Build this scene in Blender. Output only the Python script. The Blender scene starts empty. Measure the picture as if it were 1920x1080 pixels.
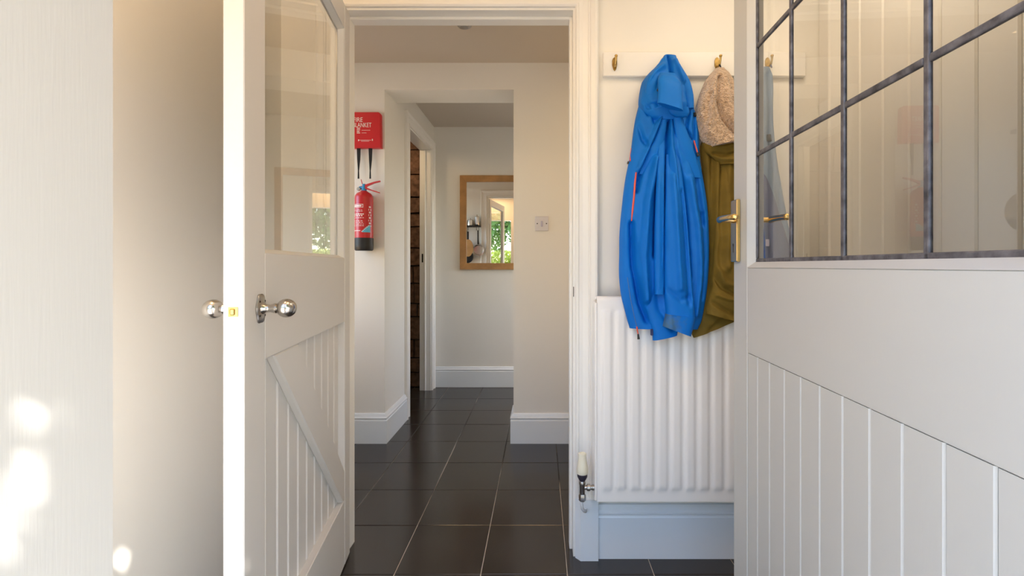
import bpy, bmesh, math, random
import numpy as np
from mathutils import Vector, Matrix, noise

random.seed(7)
C = bpy.context.scene.collection
SC = bpy.context.scene

# ------------------------------------------------------------------ camera, sky, sun, exposure
EYE = 1.17                      # camera height
FPX, CX, CY = 870.0, 1014.0, 498.0
cam_d = bpy.data.cameras.new('camera')
cam = bpy.data.objects.new('camera', cam_d)
C.objects.link(cam)
cam.location = (0, 0, EYE)
cam.rotation_euler = (math.pi / 2, 0, 0)
cam_d.sensor_width = 36
cam_d.sensor_fit = 'HORIZONTAL'
cam_d.lens = FPX / 1920 * 36
cam_d.shift_x = (960 - CX) / 1920
cam_d.shift_y = (CY - 540) / 1920
cam_d.clip_start = 0.02
cam_d.clip_end = 200
SC.camera = cam

SUN = Vector((1.5, -1.0, 1.66)).normalized()      # towards the sun
world = bpy.data.worlds.new('sky')
SC.world = world
world.use_nodes = True
wn, wl = world.node_tree.nodes, world.node_tree.links
sky = wn.new('ShaderNodeTexSky')
sky.sky_type = 'NISHITA'
sky.sun_disc = False
sky.sun_elevation = math.asin(SUN.z)
sky.sun_rotation = math.atan2(SUN.x, SUN.y)
sky.air_density = 1.0
sky.dust_density = 1.2
sky.ozone_density = 1.2
bgn = wn['Background']
bgn.inputs['Strength'].default_value = 0.78
wl.new(sky.outputs[0], bgn.inputs['Color'])

sun_d = bpy.data.lights.new('sun', 'SUN')
sun_d.energy = 8.5
sun_d.color = (1.0, 0.94, 0.85)
sun_d.angle = math.radians(0.36)
sun_o = bpy.data.objects.new('sun', sun_d)
C.objects.link(sun_o)
sun_o.rotation_euler = SUN.to_track_quat('Z', 'Y').to_euler()


def area(name, loc, aim, sx, sy, power, col, spread=180):
    d = bpy.data.lights.new(name, 'AREA')
    d.shape = 'RECTANGLE'
    d.size, d.size_y = sx, sy
    d.energy = power
    d.color = col
    d.spread = math.radians(spread)
    o = bpy.data.objects.new(name, d)
    C.objects.link(o)
    o.location = loc
    o.rotation_euler = (Vector(aim) - Vector(loc)).to_track_quat('-Z', 'Y').to_euler()
    return o


# unseen fill lights added to brighten porch, hall, corridor and side room
WARM = (1.0, 0.72, 0.42)
area('porch_fill', (-0.05, 0.72, 2.47), (-0.05, 0.72, 0), 0.4, 0.4, 3.6, (1.0, 0.62, 0.28))  # added overhead fill for the porch
area('porch_fill', (-0.80, 0.75, 2.47), (-0.85, 1.15, 0.6), 0.3, 0.3, 5, (1.0, 0.66, 0.34))  # extra fill for the plaster wall behind the inner door
area('porch_fill', (0.85, 1.25, 2.47), (0.85, 1.3, 0), 0.35, 0.35, 4, (1.0, 0.84, 0.64))  # extra fill for the boarded wall behind the glass
area('porch_side_fill', (-0.74, 0.56, 0.85), (-1.05, 1.45, 1.05), 0.3, 0.5, 1.7, (1.0, 0.93, 0.88))  # added low fill on the plaster porch wall
area('hall_fill', (0.70, 2.52, 2.46), (0.70, 2.52, 0), 0.4, 0.4, 2.0, WARM)  # added fill, set aside where the glass does not mirror it
area('hall_fill', (-1.62, 2.52, 2.46), (-1.62, 2.52, 0), 0.4, 0.4, 1.2, WARM)  # second added fill at the other hall end
area('corridor_fill', (0.55, 3.9, 2.47), (0.55, 3.9, 0), 0.4, 0.4, 0.7, WARM)  # added fill, hidden behind the pier
area('store_fill', (-1.5, 3.9, 2.3), (-1.3, 4.5, 1.0), 0.3, 0.3, 2.6, WARM)  # added to brighten the stone wall
GLOW = (1.0, 0.60, 0.22)     # tint of added uplights that mimic bounce off sunlit ground
area('hall_warm_fill', (-1.85, 2.40, 0.95), (0.0, 2.9, 2.5), 0.7, 0.4, 2.6, GLOW)  # added warm uplight beside the hall opening
area('hall_end_fill', (1.15, 2.40, 0.95), (-0.5, 2.95, 2.5), 0.7, 0.4, 2.2, GLOW)  # added warm uplight; this end has no window
area('corridor_warm_fill', (1.12, 3.9, 0.95), (-0.6, 4.3, 2.4), 0.6, 0.4, 1.0, GLOW)  # added warm uplight for the corridor
area('hall_cool_fill', (-1.97, 2.52, 1.5), (0.0, 2.6, 0.5), 0.8, 1.2, 1.7, (0.50, 0.76, 1.0))  # added cool fill for the lower hall walls
area('corridor_cool_fill', (1.27, 3.9, 1.5), (-1.0, 4.2, 0.4), 0.7, 1.2, 1.0, (0.45, 0.74, 1.0))  # added cool fill for the lower corridor walls

SC.view_settings.view_transform = 'Standard'
SC.view_settings.look = 'None'
SC.view_settings.exposure = 0.53
SC.view_settings.gamma = 1.0
SC.view_settings.use_curve_mapping = False
SC.cycles.max_bounces = 14
SC.cycles.diffuse_bounces = 8
SC.cycles.glossy_bounces = 8
SC.cycles.transmission_bounces = 10
SC.cycles.transparent_max_bounces = 16
SC.cycles.caustics_reflective = False
SC.cycles.caustics_refractive = False
SC.cycles.sample_clamp_indirect = 6.0
SC.cycles.use_denoising = True

# ------------------------------------------------------------------ helpers
def W(px, py, Y):
    """the point at depth Y that is drawn at picture position (px, py)"""
    return Vector(((px - CX) / FPX * Y, Y, EYE - (py - CY) / FPX * Y))


class MB:
    """collects shapes, then links them as ONE mesh object"""
    def __init__(self, xf=None):
        self.bm = bmesh.new()
        self.xf = xf

    def faces(self, verts, faces):
        vs = [self.bm.verts.new(v) for v in verts]
        out = []
        for f in faces:
            try:
                out.append(self.bm.faces.new([vs[i] for i in f]))
            except ValueError:
                pass
        return vs, out

    def box(self, x0, x1, y0, y1, z0, z1, bev=0.0, seg=1):
        p = [(x0, y0, z0), (x1, y0, z0), (x1, y1, z0), (x0, y1, z0), (x0, y0, z1), (x1, y0, z1), (x1, y1, z1), (x0, y1, z1)]
        vs, fs = self.faces(p, [(0, 3, 2, 1), (4, 5, 6, 7), (0, 1, 5, 4), (1, 2, 6, 5), (2, 3, 7, 6), (3, 0, 4, 7)])
        if bev:
            es = list({e for f in fs for e in f.edges})
            bmesh.ops.bevel(self.bm, geom=es, offset=bev, segments=seg, profile=0.5, affect='EDGES')
        return self

    def prism(self, poly, axis, a0, a1, bev=0.0, seg=1):
        """polygon in the two other axes, extruded along axis"""
        def put(p, a):
            if axis == 0: return (a, p[0], p[1])
            if axis == 1: return (p[0], a, p[1])
            return (p[0], p[1], a)
        n = len(poly)
        v = [put(p, a0) for p in poly] + [put(p, a1) for p in poly]
        f = [tuple(range(n))[::-1], tuple(range(n, 2 * n))] + [(i, (i + 1) % n, n + (i + 1) % n, n + i) for i in range(n)]
        vs, fs = self.faces(v, f)
        bmesh.ops.recalc_face_normals(self.bm, faces=fs)
        if bev:
            es = list({e for q in fs for e in q.edges})
            bmesh.ops.bevel(self.bm, geom=es, offset=bev, segments=seg, profile=0.5, affect='EDGES')
        return self

    def lathe(self, prof, origin=(0, 0, 0), axis='Z', n=24, sx=1.0, sy=1.0):
        """prof: (radius, height) pairs"""
        o = Vector(origin)
        rings = []
        for r, h in prof:
            ring = []
            for k in range(n):
                a = 2 * math.pi * k / n
                c, s = r * math.cos(a) * sx, r * math.sin(a) * sy
                p = Vector((c, s, h)) if axis == 'Z' else (Vector((h, c, s)) if axis == 'X' else Vector((c, h, s)))
                ring.append(self.bm.verts.new(o + p))
            rings.append(ring)
        new = []
        for a, b in zip(rings[:-1], rings[1:]):
            for k in range(n):
                new.append(self.bm.faces.new((a[k], a[(k + 1) % n], b[(k + 1) % n], b[k])))
        new.append(self.bm.faces.new(rings[0][::-1]))
        new.append(self.bm.faces.new(rings[-1]))
        bmesh.ops.recalc_face_normals(self.bm, faces=new)
        return self

    def tube(self, pts, r, n=8, flat=1.0):
        pts = [Vector(p) for p in pts]
        rr = r if isinstance(r, (list, tuple)) else [r] * len(pts)
        rings = []
        up = None
        for i, p in enumerate(pts):
            t = (pts[min(i + 1, len(pts) - 1)] - pts[max(i - 1, 0)]).normalized()
            if up is None:
                up = Vector((0, 0, 1)) if abs(t.z) < 0.9 else Vector((0, 1, 0))
            u = (up - t * up.dot(t)).normalized()
            w = t.cross(u)
            up = u
            rings.append([self.bm.verts.new(p + (u * math.cos(2 * math.pi * k / n) + w * flat * math.sin(2 * math.pi * k / n)) * rr[i]) for k in range(n)])
        new = []
        for a, b in zip(rings[:-1], rings[1:]):
            for k in range(n):
                new.append(self.bm.faces.new((a[k], a[(k + 1) % n], b[(k + 1) % n], b[k])))
        new.append(self.bm.faces.new(rings[0][::-1]))
        new.append(self.bm.faces.new(rings[-1]))
        bmesh.ops.recalc_face_normals(self.bm, faces=new)
        return self

    def sweep(self, path, prof, N, up=False):
        """profile (a along the in-plane normal, b along N) swept with mitres along a plane path"""
        P = [Vector(p) for p in path]
        N = Vector(N)
        rings = []
        for i in range(len(P)):
            d0 = (P[i] - P[i - 1]).normalized() if i else None
            d1 = (P[i + 1] - P[i]).normalized() if i < len(P) - 1 else None
            n0 = N.cross(d0) if d0 else None
            n1 = N.cross(d1) if d1 else None
            if d0 is None: m = n1
            elif d1 is None: m = n0
            else:
                m = (n0 + n1)
                m = m / m.length_squared * 2 if m.length > 1e-6 else n0
            rings.append([self.bm.verts.new(P[i] + m * a + N * b) for a, b in prof])
        k = len(prof)
        new = []
        for A, B in zip(rings[:-1], rings[1:]):
            for j in range(k):
                new.append(self.bm.faces.new((A[j], A[(j + 1) % k], B[(j + 1) % k], B[j])))
        new.append(self.bm.faces.new(rings[0][::-1]))
        new.append(self.bm.faces.new(rings[-1]))
        bmesh.ops.recalc_face_normals(self.bm, faces=new)
        return self

    def build(self, name, mat, parent=None, smooth=False):
        if self.xf:
            for v in self.bm.verts:
                v.co = self.xf(v.co)
            bmesh.ops.recalc_face_normals(self.bm, faces=self.bm.faces[:])
        off = world_loc(parent) if parent else Vector((0, 0, 0))
        own = Vector((0, 0, 0))
        if parent is None:
            xs = [v.co for v in self.bm.verts]
            own = Vector(((min(p.x for p in xs) + max(p.x for p in xs)) / 2, (min(p.y for p in xs) + max(p.y for p in xs)) / 2, min(p.z for p in xs)))
        for v in self.bm.verts:
            v.co -= off + own
        me = bpy.data.meshes.new(name)
        self.bm.normal_update()
        self.bm.to_mesh(me)
        self.bm.free()
        me.materials.append(mat)
        if smooth:
            me.shade_smooth()
            if smooth == 'auto':
                me.set_sharp_from_angle(angle=math.radians(38))
        o = bpy.data.objects.new(name, me)
        C.objects.link(o)
        o.location = own
        if parent:
            o.parent = parent
        return o


def world_loc(o):
    l = Vector((0, 0, 0))
    while o is not None:
        l += o.location
        o = o.parent
    return l


def tag(o, label=None, cat=None, group=None, kind=None):
    if label: o['label'] = label
    if cat: o['category'] = cat
    if group: o['group'] = group
    if kind: o['kind'] = kind
    return o


def thing(name, loc, label, cat, group=None, kind=None):
    o = bpy.data.objects.new(name, None)
    C.objects.link(o)
    o.location = loc
    o.empty_display_size = 0.05
    return tag(o, label, cat, group, kind)


def copy_tree(o, delta=None, parent=None):
    c = o.copy()
    C.objects.link(c)
    if parent: c.parent = parent
    if delta: c.location = o.location + Vector(delta)
    for ch in o.children:
        copy_tree(ch, None, c)
    return c


# ------------------------------------------------------------------ materials
def mat(name, col, rough=0.5, metal=0.0, spec=0.5, bump=0.0, bscale=40.0, bstretch=(1, 1, 1), var=0.0, vscale=4.0, sheen=0.0, coat=0.0):
    m = bpy.data.materials.new(name)
    m.use_nodes = True
    nt = m.node_tree
    b = nt.nodes['Principled BSDF']
    b.inputs['Base Color'].default_value = (*col, 1)
    b.inputs['Roughness'].default_value = rough
    b.inputs['Metallic'].default_value = metal
    b.inputs['Specular IOR Level'].default_value = spec
    if sheen:
        b.inputs['Sheen Weight'].default_value = sheen
    if coat:
        b.inputs['Coat Weight'].default_value = coat
        b.inputs['Coat Roughness'].default_value = 0.15
    tc = nt.nodes.new('ShaderNodeTexCoord')
    if var:
        n = nt.nodes.new('ShaderNodeTexNoise')
        n.inputs['Scale'].default_value = vscale
        n.inputs['Detail'].default_value = 5
        nt.links.new(tc.outputs['Object'], n.inputs['Vector'])
        r = nt.nodes.new('ShaderNodeValToRGB')
        r.color_ramp.elements[0].position = 0.3
        r.color_ramp.elements[1].position = 0.7
        r.color_ramp.elements[0].color = (*[max(0, c * (1 - var)) for c in col], 1)
        r.color_ramp.elements[1].color = (*[min(1, c * (1 + var)) for c in col], 1)
        nt.links.new(n.outputs['Fac'], r.inputs['Fac'])
        nt.links.new(r.outputs['Color'], b.inputs['Base Color'])
    if bump:
        mp = nt.nodes.new('ShaderNodeMapping')
        mp.inputs['Scale'].default_value = bstretch
        n = nt.nodes.new('ShaderNodeTexNoise')
        n.inputs['Scale'].default_value = bscale
        n.inputs['Detail'].default_value = 4
        bp = nt.nodes.new('ShaderNodeBump')
        bp.inputs['Strength'].default_value = bump
        bp.inputs['Distance'].default_value = 0.002
        nt.links.new(tc.outputs['Object'], mp.inputs['Vector'])
        nt.links.new(mp.outputs['Vector'], n.inputs['Vector'])
        nt.links.new(n.outputs['Fac'], bp.inputs['Height'])
        nt.links.new(bp.outputs['Normal'], b.inputs['Normal'])
    return m


M = {}
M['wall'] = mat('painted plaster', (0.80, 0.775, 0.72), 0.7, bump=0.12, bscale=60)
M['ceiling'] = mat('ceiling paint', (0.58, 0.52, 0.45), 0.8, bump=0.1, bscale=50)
M['trim'] = mat('gloss white trim', (0.84, 0.82, 0.78), 0.32, bump=0.05, bscale=30, bstretch=(8, 8, 1))
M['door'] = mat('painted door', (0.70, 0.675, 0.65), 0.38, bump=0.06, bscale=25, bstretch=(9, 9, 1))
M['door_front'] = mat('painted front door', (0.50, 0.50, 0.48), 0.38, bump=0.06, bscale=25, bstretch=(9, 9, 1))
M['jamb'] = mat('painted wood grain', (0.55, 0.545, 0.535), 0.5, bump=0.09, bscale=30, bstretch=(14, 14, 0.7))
M['radiator'] = mat('radiator enamel', (0.86, 0.84, 0.82), 0.3)
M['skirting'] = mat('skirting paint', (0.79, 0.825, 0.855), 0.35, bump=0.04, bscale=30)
M['tile'] = mat('dark stoneware tile', (0.030, 0.0245, 0.0215), 0.20, spec=0.6, bump=0.03, bscale=14, var=0.2, vscale=6)
M['nickel'] = mat('brushed nickel', (0.55, 0.52, 0.48), 0.22, 1.0, bump=0.05, bscale=80)
M['nickel_old'] = mat('tarnished nickel', (0.42, 0.39, 0.36), 0.3, 1.0)
M['brass'] = mat('polished brass', (0.78, 0.54, 0.22), 0.25, 1.0)
M['brass_dark'] = mat('aged brass', (0.45, 0.30, 0.10), 0.3, 1.0, var=0.3, vscale=60)
M['lead'] = mat('lead came', (0.115, 0.11, 0.12), 0.5, 0.35, bump=0.5, bscale=140, var=0.55, vscale=55)
M['oak'] = mat('oak', (0.40, 0.205, 0.07), 0.45, bump=0.1, bscale=40, bstretch=(1, 1, 1), var=0.25, vscale=9)
M['red'] = mat('red enamel', (0.55, 0.012, 0.018), 0.3, coat=0.3)
M['red_plastic'] = mat('red plastic', (0.58, 0.012, 0.022), 0.4)
M['black'] = mat('black plastic', (0.012, 0.012, 0.013), 0.45)
M['black_web'] = mat('black webbing', (0.012, 0.012, 0.014), 0.8)
M['white_print'] = mat('white print', (0.85, 0.82, 0.80), 0.5)
M['cyan_print'] = mat('light blue print', (0.12, 0.55, 0.80), 0.5)
M['blue_plastic'] = mat('blue plastic', (0.03, 0.30, 0.62), 0.4)
M['cream_plastic'] = mat('cream plastic', (0.80, 0.75, 0.60), 0.35)
M['dark_collar'] = mat('dark collar', (0.035, 0.028, 0.045), 0.4)
M['switch'] = mat('switch plastic', (0.66, 0.63, 0.66), 0.3)
M['switch_rocker'] = mat('rocker plastic', (0.50, 0.47, 0.60), 0.3)
M['jacket'] = mat('blue waterproof fabric', (0.0, 0.155, 0.60), 0.6, spec=0.25, bump=0.10, bscale=260)
M['jacket_dirty'] = mat('grubby blue cuff', (0.035, 0.13, 0.30), 0.7, var=0.25, vscale=40)
M['zip'] = mat('coral zip', (0.75, 0.10, 0.06), 0.5)
M['olive'] = mat('olive canvas', (0.155, 0.100, 0.011), 0.75, spec=0.3, bump=0.25, bscale=200, var=0.14, vscale=14)
M['steel_blue'] = mat('steel blue fabric', (0.13, 0.20, 0.30), 0.7, bump=0.2, bscale=200)
M['navy'] = mat('navy fabric', (0.025, 0.035, 0.12), 0.7, bump=0.2, bscale=200)
M['gravel'] = mat('pale gravel', (0.62, 0.53, 0.42), 0.9, bump=0.5, bscale=90, var=0.2, vscale=30)
M['leaf'] = mat('leaf green', (0.14, 0.25, 0.045), 0.6, var=0.4, vscale=3)
M['leaf_bright'] = mat('bright leaf', (0.36, 0.42, 0.05), 0.6, var=0.3, vscale=3)
M['bark'] = mat('bark', (0.09, 0.07, 0.05), 0.9, bump=0.6, bscale=30)
M['render'] = mat('outside render', (0.75, 0.70, 0.62), 0.9, bump=0.3, bscale=70)
M['steel'] = mat('stainless steel', (0.66, 0.64, 0.61), 0.15, 1.0)
M['dark_iron'] = mat('dark iron', (0.025, 0.022, 0.020), 0.5, 0.6)
M['wood_board'] = mat('chopping board wood', (0.46, 0.25, 0.09), 0.5, var=0.2, vscale=8)
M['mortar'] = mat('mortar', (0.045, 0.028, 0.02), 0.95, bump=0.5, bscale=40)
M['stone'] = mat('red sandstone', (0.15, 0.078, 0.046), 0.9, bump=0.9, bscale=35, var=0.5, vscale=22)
M['copper_white'] = mat('painted pipe', (0.74, 0.74, 0.75), 0.4)

# leaf translucency
for k in ('leaf', 'leaf_bright'):
    M[k].node_tree.nodes['Principled BSDF'].inputs['Subsurface Weight'].default_value = 0.0


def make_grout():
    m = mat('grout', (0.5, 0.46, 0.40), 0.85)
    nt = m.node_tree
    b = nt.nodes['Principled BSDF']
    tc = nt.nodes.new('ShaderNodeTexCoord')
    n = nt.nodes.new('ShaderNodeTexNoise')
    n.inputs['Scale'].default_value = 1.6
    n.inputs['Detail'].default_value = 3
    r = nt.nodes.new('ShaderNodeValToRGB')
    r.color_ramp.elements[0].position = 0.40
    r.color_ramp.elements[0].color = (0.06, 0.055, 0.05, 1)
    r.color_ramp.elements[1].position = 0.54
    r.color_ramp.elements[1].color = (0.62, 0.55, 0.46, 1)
    # paler towards the front door, darker further in, broken up by noise
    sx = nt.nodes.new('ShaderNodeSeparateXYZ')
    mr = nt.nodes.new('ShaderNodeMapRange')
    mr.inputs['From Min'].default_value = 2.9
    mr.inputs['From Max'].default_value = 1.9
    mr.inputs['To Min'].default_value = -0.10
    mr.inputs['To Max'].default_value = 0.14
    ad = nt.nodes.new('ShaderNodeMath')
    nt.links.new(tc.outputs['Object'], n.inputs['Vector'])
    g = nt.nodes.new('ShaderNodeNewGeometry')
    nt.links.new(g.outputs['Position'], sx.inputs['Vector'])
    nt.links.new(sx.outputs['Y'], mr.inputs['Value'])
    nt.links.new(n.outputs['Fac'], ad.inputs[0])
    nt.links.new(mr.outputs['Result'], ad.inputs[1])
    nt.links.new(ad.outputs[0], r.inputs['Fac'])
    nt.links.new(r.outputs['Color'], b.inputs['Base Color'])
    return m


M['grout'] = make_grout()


def make_glass(name, tint=(0.95, 0.96, 0.94)):
    m = bpy.data.materials.new(name)
    m.use_nodes = True
    nt = m.node_tree
    b = nt.nodes['Principled BSDF']
    b.inputs['Base Color'].default_value = (*tint, 1)
    b.inputs['Roughness'].default_value = 0.0
    b.inputs['IOR'].default_value = 1.5
    b.inputs['Transmission Weight'].default_value = 1.0
    return m


M['glass'] = make_glass('window glass', (0.93, 0.95, 0.93))
M['glass_old'] = make_glass('old glass', (0.95, 0.95, 0.92))
mm = bpy.data.materials.new('silvered mirror')
mm.use_nodes = True
mb_ = mm.node_tree.nodes['Principled BSDF']
mb_.inputs['Base Color'].default_value = (0.88, 0.89, 0.88, 1)
mb_.inputs['Metallic'].default_value = 1.0
mb_.inputs['Roughness'].default_value = 0.01
M['mirror'] = mm


def make_fleece():
    m = mat('cream fleece', (0.60, 0.47, 0.36), 0.95, spec=0.1, sheen=0.6)
    nt = m.node_tree
    b = nt.nodes['Principled BSDF']
    tc = nt.nodes.new('ShaderNodeTexCoord')
    v = nt.nodes.new('ShaderNodeTexVoronoi')
    v.inputs['Scale'].default_value = 190
    n = nt.nodes.new('ShaderNodeTexNoise')
    n.inputs['Scale'].default_value = 90
    n.inputs['Detail'].default_value = 6
    bp = nt.nodes.new('ShaderNodeBump')
    bp.inputs['Strength'].default_value = 0.9
    bp.inputs['Distance'].default_value = 0.006
    mx = nt.nodes.new('ShaderNodeMath')
    nt.links.new(tc.outputs['Object'], v.inputs['Vector'])
    nt.links.new(tc.outputs['Object'], n.inputs['Vector'])
    nt.links.new(v.outputs['Distance'], mx.inputs[0])
    nt.links.new(n.outputs['Fac'], mx.inputs[1])
    nt.links.new(mx.outputs[0], bp.inputs['Height'])
    nt.links.new(bp.outputs['Normal'], b.inputs['Normal'])
    r = nt.nodes.new('ShaderNodeValToRGB')
    r.color_ramp.elements[0].position = 0.3
    r.color_ramp.elements[0].color = (0.40, 0.26, 0.155, 1)
    r.color_ramp.elements[1].position = 0.65
    r.color_ramp.elements[1].color = (0.68, 0.49, 0.34, 1)
    nt.links.new(n.outputs['Fac'], r.inputs['Fac'])
    nt.links.new(r.outputs['Color'], b.inputs['Base Color'])
    return m


M['fleece'] = make_fleece()


def make_cuff():
    """cuff fabric, grubby towards its lower corner"""
    m = mat('blue cuff with a grubby corner', (0.0, 0.155, 0.60), 0.6, spec=0.25, bump=0.10, bscale=260)
    nt = m.node_tree
    b = nt.nodes['Principled BSDF']
    tc = nt.nodes.new('ShaderNodeTexCoord')
    sx = nt.nodes.new('ShaderNodeSeparateXYZ')
    nt.links.new(tc.outputs['Generated'], sx.inputs['Vector'])
    n = nt.nodes.new('ShaderNodeTexNoise')
    n.inputs['Scale'].default_value = 45
    n.inputs['Detail'].default_value = 5
    nt.links.new(tc.outputs['Object'], n.inputs['Vector'])
    ad = nt.nodes.new('ShaderNodeMath'); ad.operation = 'MULTIPLY_ADD'
    nt.links.new(n.outputs['Fac'], ad.inputs[0]); ad.inputs[1].default_value = 0.9
    nt.links.new(sx.outputs['X'], ad.inputs[2])
    mr = nt.nodes.new('ShaderNodeMapRange')
    mr.inputs['From Min'].default_value = 1.05; mr.inputs['From Max'].default_value = 0.55
    nt.links.new(ad.outputs[0], mr.inputs['Value'])
    mx = nt.nodes.new('ShaderNodeMix'); mx.data_type = 'RGBA'
    nt.links.new(mr.outputs['Result'], mx.inputs['Factor'])
    mx.inputs['A'].default_value = (0.0, 0.155, 0.60, 1)
    mx.inputs['B'].default_value = (0.06, 0.15, 0.27, 1)
    nt.links.new(mx.outputs['Result'], b.inputs['Base Color'])
    return m


M['cuff'] = make_cuff()

# ------------------------------------------------------------------ the setting
def struct(name, mb, m, parent=None, label=None, cat=None):
    o = mb.build(name, m, parent)
    if parent is None:
        tag(o, label, cat, kind='structure')
    return o


Z_CEIL = 2.51
YM0, YM1 = 1.87, 1.985          # wall between porch and hall
YF0, YF1 = 3.066, 3.317         # hall's far wall with the square opening
YB = 4.484                      # corridor's end wall
XL, XR = -0.80, 0.13            # doorway in the middle wall
PL, PR = -1.032, -0.18          # square opening
OPZ = 2.333
DZ = 2.198                      # doorway head
LX0, LX1 = -1.05, 1.17          # porch side walls
JX, JY = -0.40, 0.4377          # front door lining

struct('wall_middle', MB().box(-2.02, XL - 0.02, YM0, YM1, 0, Z_CEIL).box(XR + 0.02, 1.32, YM0, YM1, 0, Z_CEIL)
       .box(XL - 0.02, XR + 0.02, YM0, YM1, DZ + 0.02, Z_CEIL), M['wall'], label='white wall with the doorway between porch and hall', cat='wall')
struct('wall_far', MB().box(-2.02, PL, YF0, YF1, 0, Z_CEIL).box(PR, 1.32, YF0, YF1, 0, Z_CEIL).box(PL, PR, YF0, YF1, OPZ, Z_CEIL),
       M['wall'], label='cream hall wall with a square opening to the corridor', cat='wall')
SD0, SD1, SDZ = 3.615, 4.345, 2.25       # side doorway in the corridor's left wall
struct('wall_corridor', MB().box(PL - 0.1, PL, YF1, SD0 - 0.02, 0, Z_CEIL).box(PL - 0.1, PL, SD1 + 0.02, YB, 0, Z_CEIL).box(PL - 0.1, PL, SD0 - 0.02, SD1 + 0.02, SDZ + 0.02, Z_CEIL),
       M['wall'], label='corridor wall with a white framed side doorway', cat='wall')
struct('wall_back', MB().box(PL - 0.1, 1.3, YB, YB + 0.1, 0, Z_CEIL), M['wall'], label='corridor end wall behind the oak mirror', cat='wall')
struct('wall_left', MB().box(LX0 - 0.1, LX0, 0.30, YM0, 0, Z_CEIL), M['wall'], label='plain plaster porch wall behind the open inner door', cat='wall')
# hall and corridor ends; window openings added to let daylight in
struct('wall_hall_left', MB().box(-2.02, -1.92, YM1, 2.12, 0, Z_CEIL).box(-2.02, -1.92, 2.92, YF0, 0, Z_CEIL)
       .box(-2.02, -1.92, 2.12, 2.92, 0, 0.9).box(-2.02, -1.92, 2.12, 2.92, 2.1, Z_CEIL), M['wall'], label='hall end wall with an added window opening', cat='wall')
struct('wall_hall_right', MB().box(1.22, 1.32, YM1, YF0, 0, Z_CEIL), M['wall'], label='hall end wall without window', cat='wall')
struct('wall_corridor_right', MB().box(1.2, 1.3, YF1, 3.55, 0, Z_CEIL).box(1.2, 1.3, 4.25, YB, 0, Z_CEIL)
       .box(1.2, 1.3, 3.55, 4.25, 0, 0.9).box(1.2, 1.3, 3.55, 4.25, 2.1, Z_CEIL), M['wall'], label='corridor end with an added window opening', cat='wall')
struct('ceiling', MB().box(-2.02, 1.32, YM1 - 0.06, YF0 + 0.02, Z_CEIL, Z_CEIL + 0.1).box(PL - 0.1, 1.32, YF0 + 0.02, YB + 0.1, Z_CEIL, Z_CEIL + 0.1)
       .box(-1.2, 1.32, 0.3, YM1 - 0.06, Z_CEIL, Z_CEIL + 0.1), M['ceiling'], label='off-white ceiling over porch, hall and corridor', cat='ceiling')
# front wall of the house round the front door
struct('wall_front', MB().box(-3.2, -0.97, 0.27, JY - 0.012, -0.05, 3.2).box(-0.97, -0.55, 0.27, JY - 0.012, -0.05, 0.35).box(-0.97, -0.55, 0.27, JY - 0.012, 2.0, 3.2).box(-0.55, JX - 0.03, 0.27, JY - 0.012, -0.05, 3.2).box(0.55, 3.6, 0.27, JY - 0.012, -0.05, 3.2).box(JX - 0.03, 0.55, 0.27, JY - 0.012, 2.16, 3.2),  # side opening added to let skylight onto the porch wall
       M['render'], label='rendered front wall around the front door', cat='wall')
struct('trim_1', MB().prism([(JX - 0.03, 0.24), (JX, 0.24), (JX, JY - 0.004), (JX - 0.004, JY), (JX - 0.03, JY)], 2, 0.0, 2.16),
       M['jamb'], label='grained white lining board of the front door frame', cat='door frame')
# dark side room with its stone wall
stone_wall = thing('wall_stone', (-1.6, 4.5, 0), 'bare red sandstone wall seen through the side doorway', 'wall', kind='structure')
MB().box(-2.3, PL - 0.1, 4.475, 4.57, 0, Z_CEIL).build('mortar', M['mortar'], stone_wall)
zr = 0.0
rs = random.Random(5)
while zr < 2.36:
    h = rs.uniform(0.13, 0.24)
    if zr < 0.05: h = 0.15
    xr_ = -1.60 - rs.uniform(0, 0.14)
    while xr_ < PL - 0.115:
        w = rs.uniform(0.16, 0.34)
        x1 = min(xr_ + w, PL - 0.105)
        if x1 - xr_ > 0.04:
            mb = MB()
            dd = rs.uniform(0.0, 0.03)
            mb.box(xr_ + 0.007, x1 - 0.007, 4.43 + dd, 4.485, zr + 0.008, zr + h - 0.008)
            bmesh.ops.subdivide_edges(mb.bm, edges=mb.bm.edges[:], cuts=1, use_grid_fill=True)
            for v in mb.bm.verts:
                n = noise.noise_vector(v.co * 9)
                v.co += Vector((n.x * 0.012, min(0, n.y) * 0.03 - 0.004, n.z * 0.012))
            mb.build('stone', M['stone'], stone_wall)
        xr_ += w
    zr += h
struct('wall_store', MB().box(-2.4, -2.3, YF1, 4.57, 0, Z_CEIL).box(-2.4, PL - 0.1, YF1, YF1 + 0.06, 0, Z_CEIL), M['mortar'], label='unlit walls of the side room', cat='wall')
struct('ceiling_store', MB().box(-2.4, PL - 0.1, YF1, 4.57, Z_CEIL, Z_CEIL + 0.1), M['mortar'], label='unlit ceiling of the side room', cat='ceiling')

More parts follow.
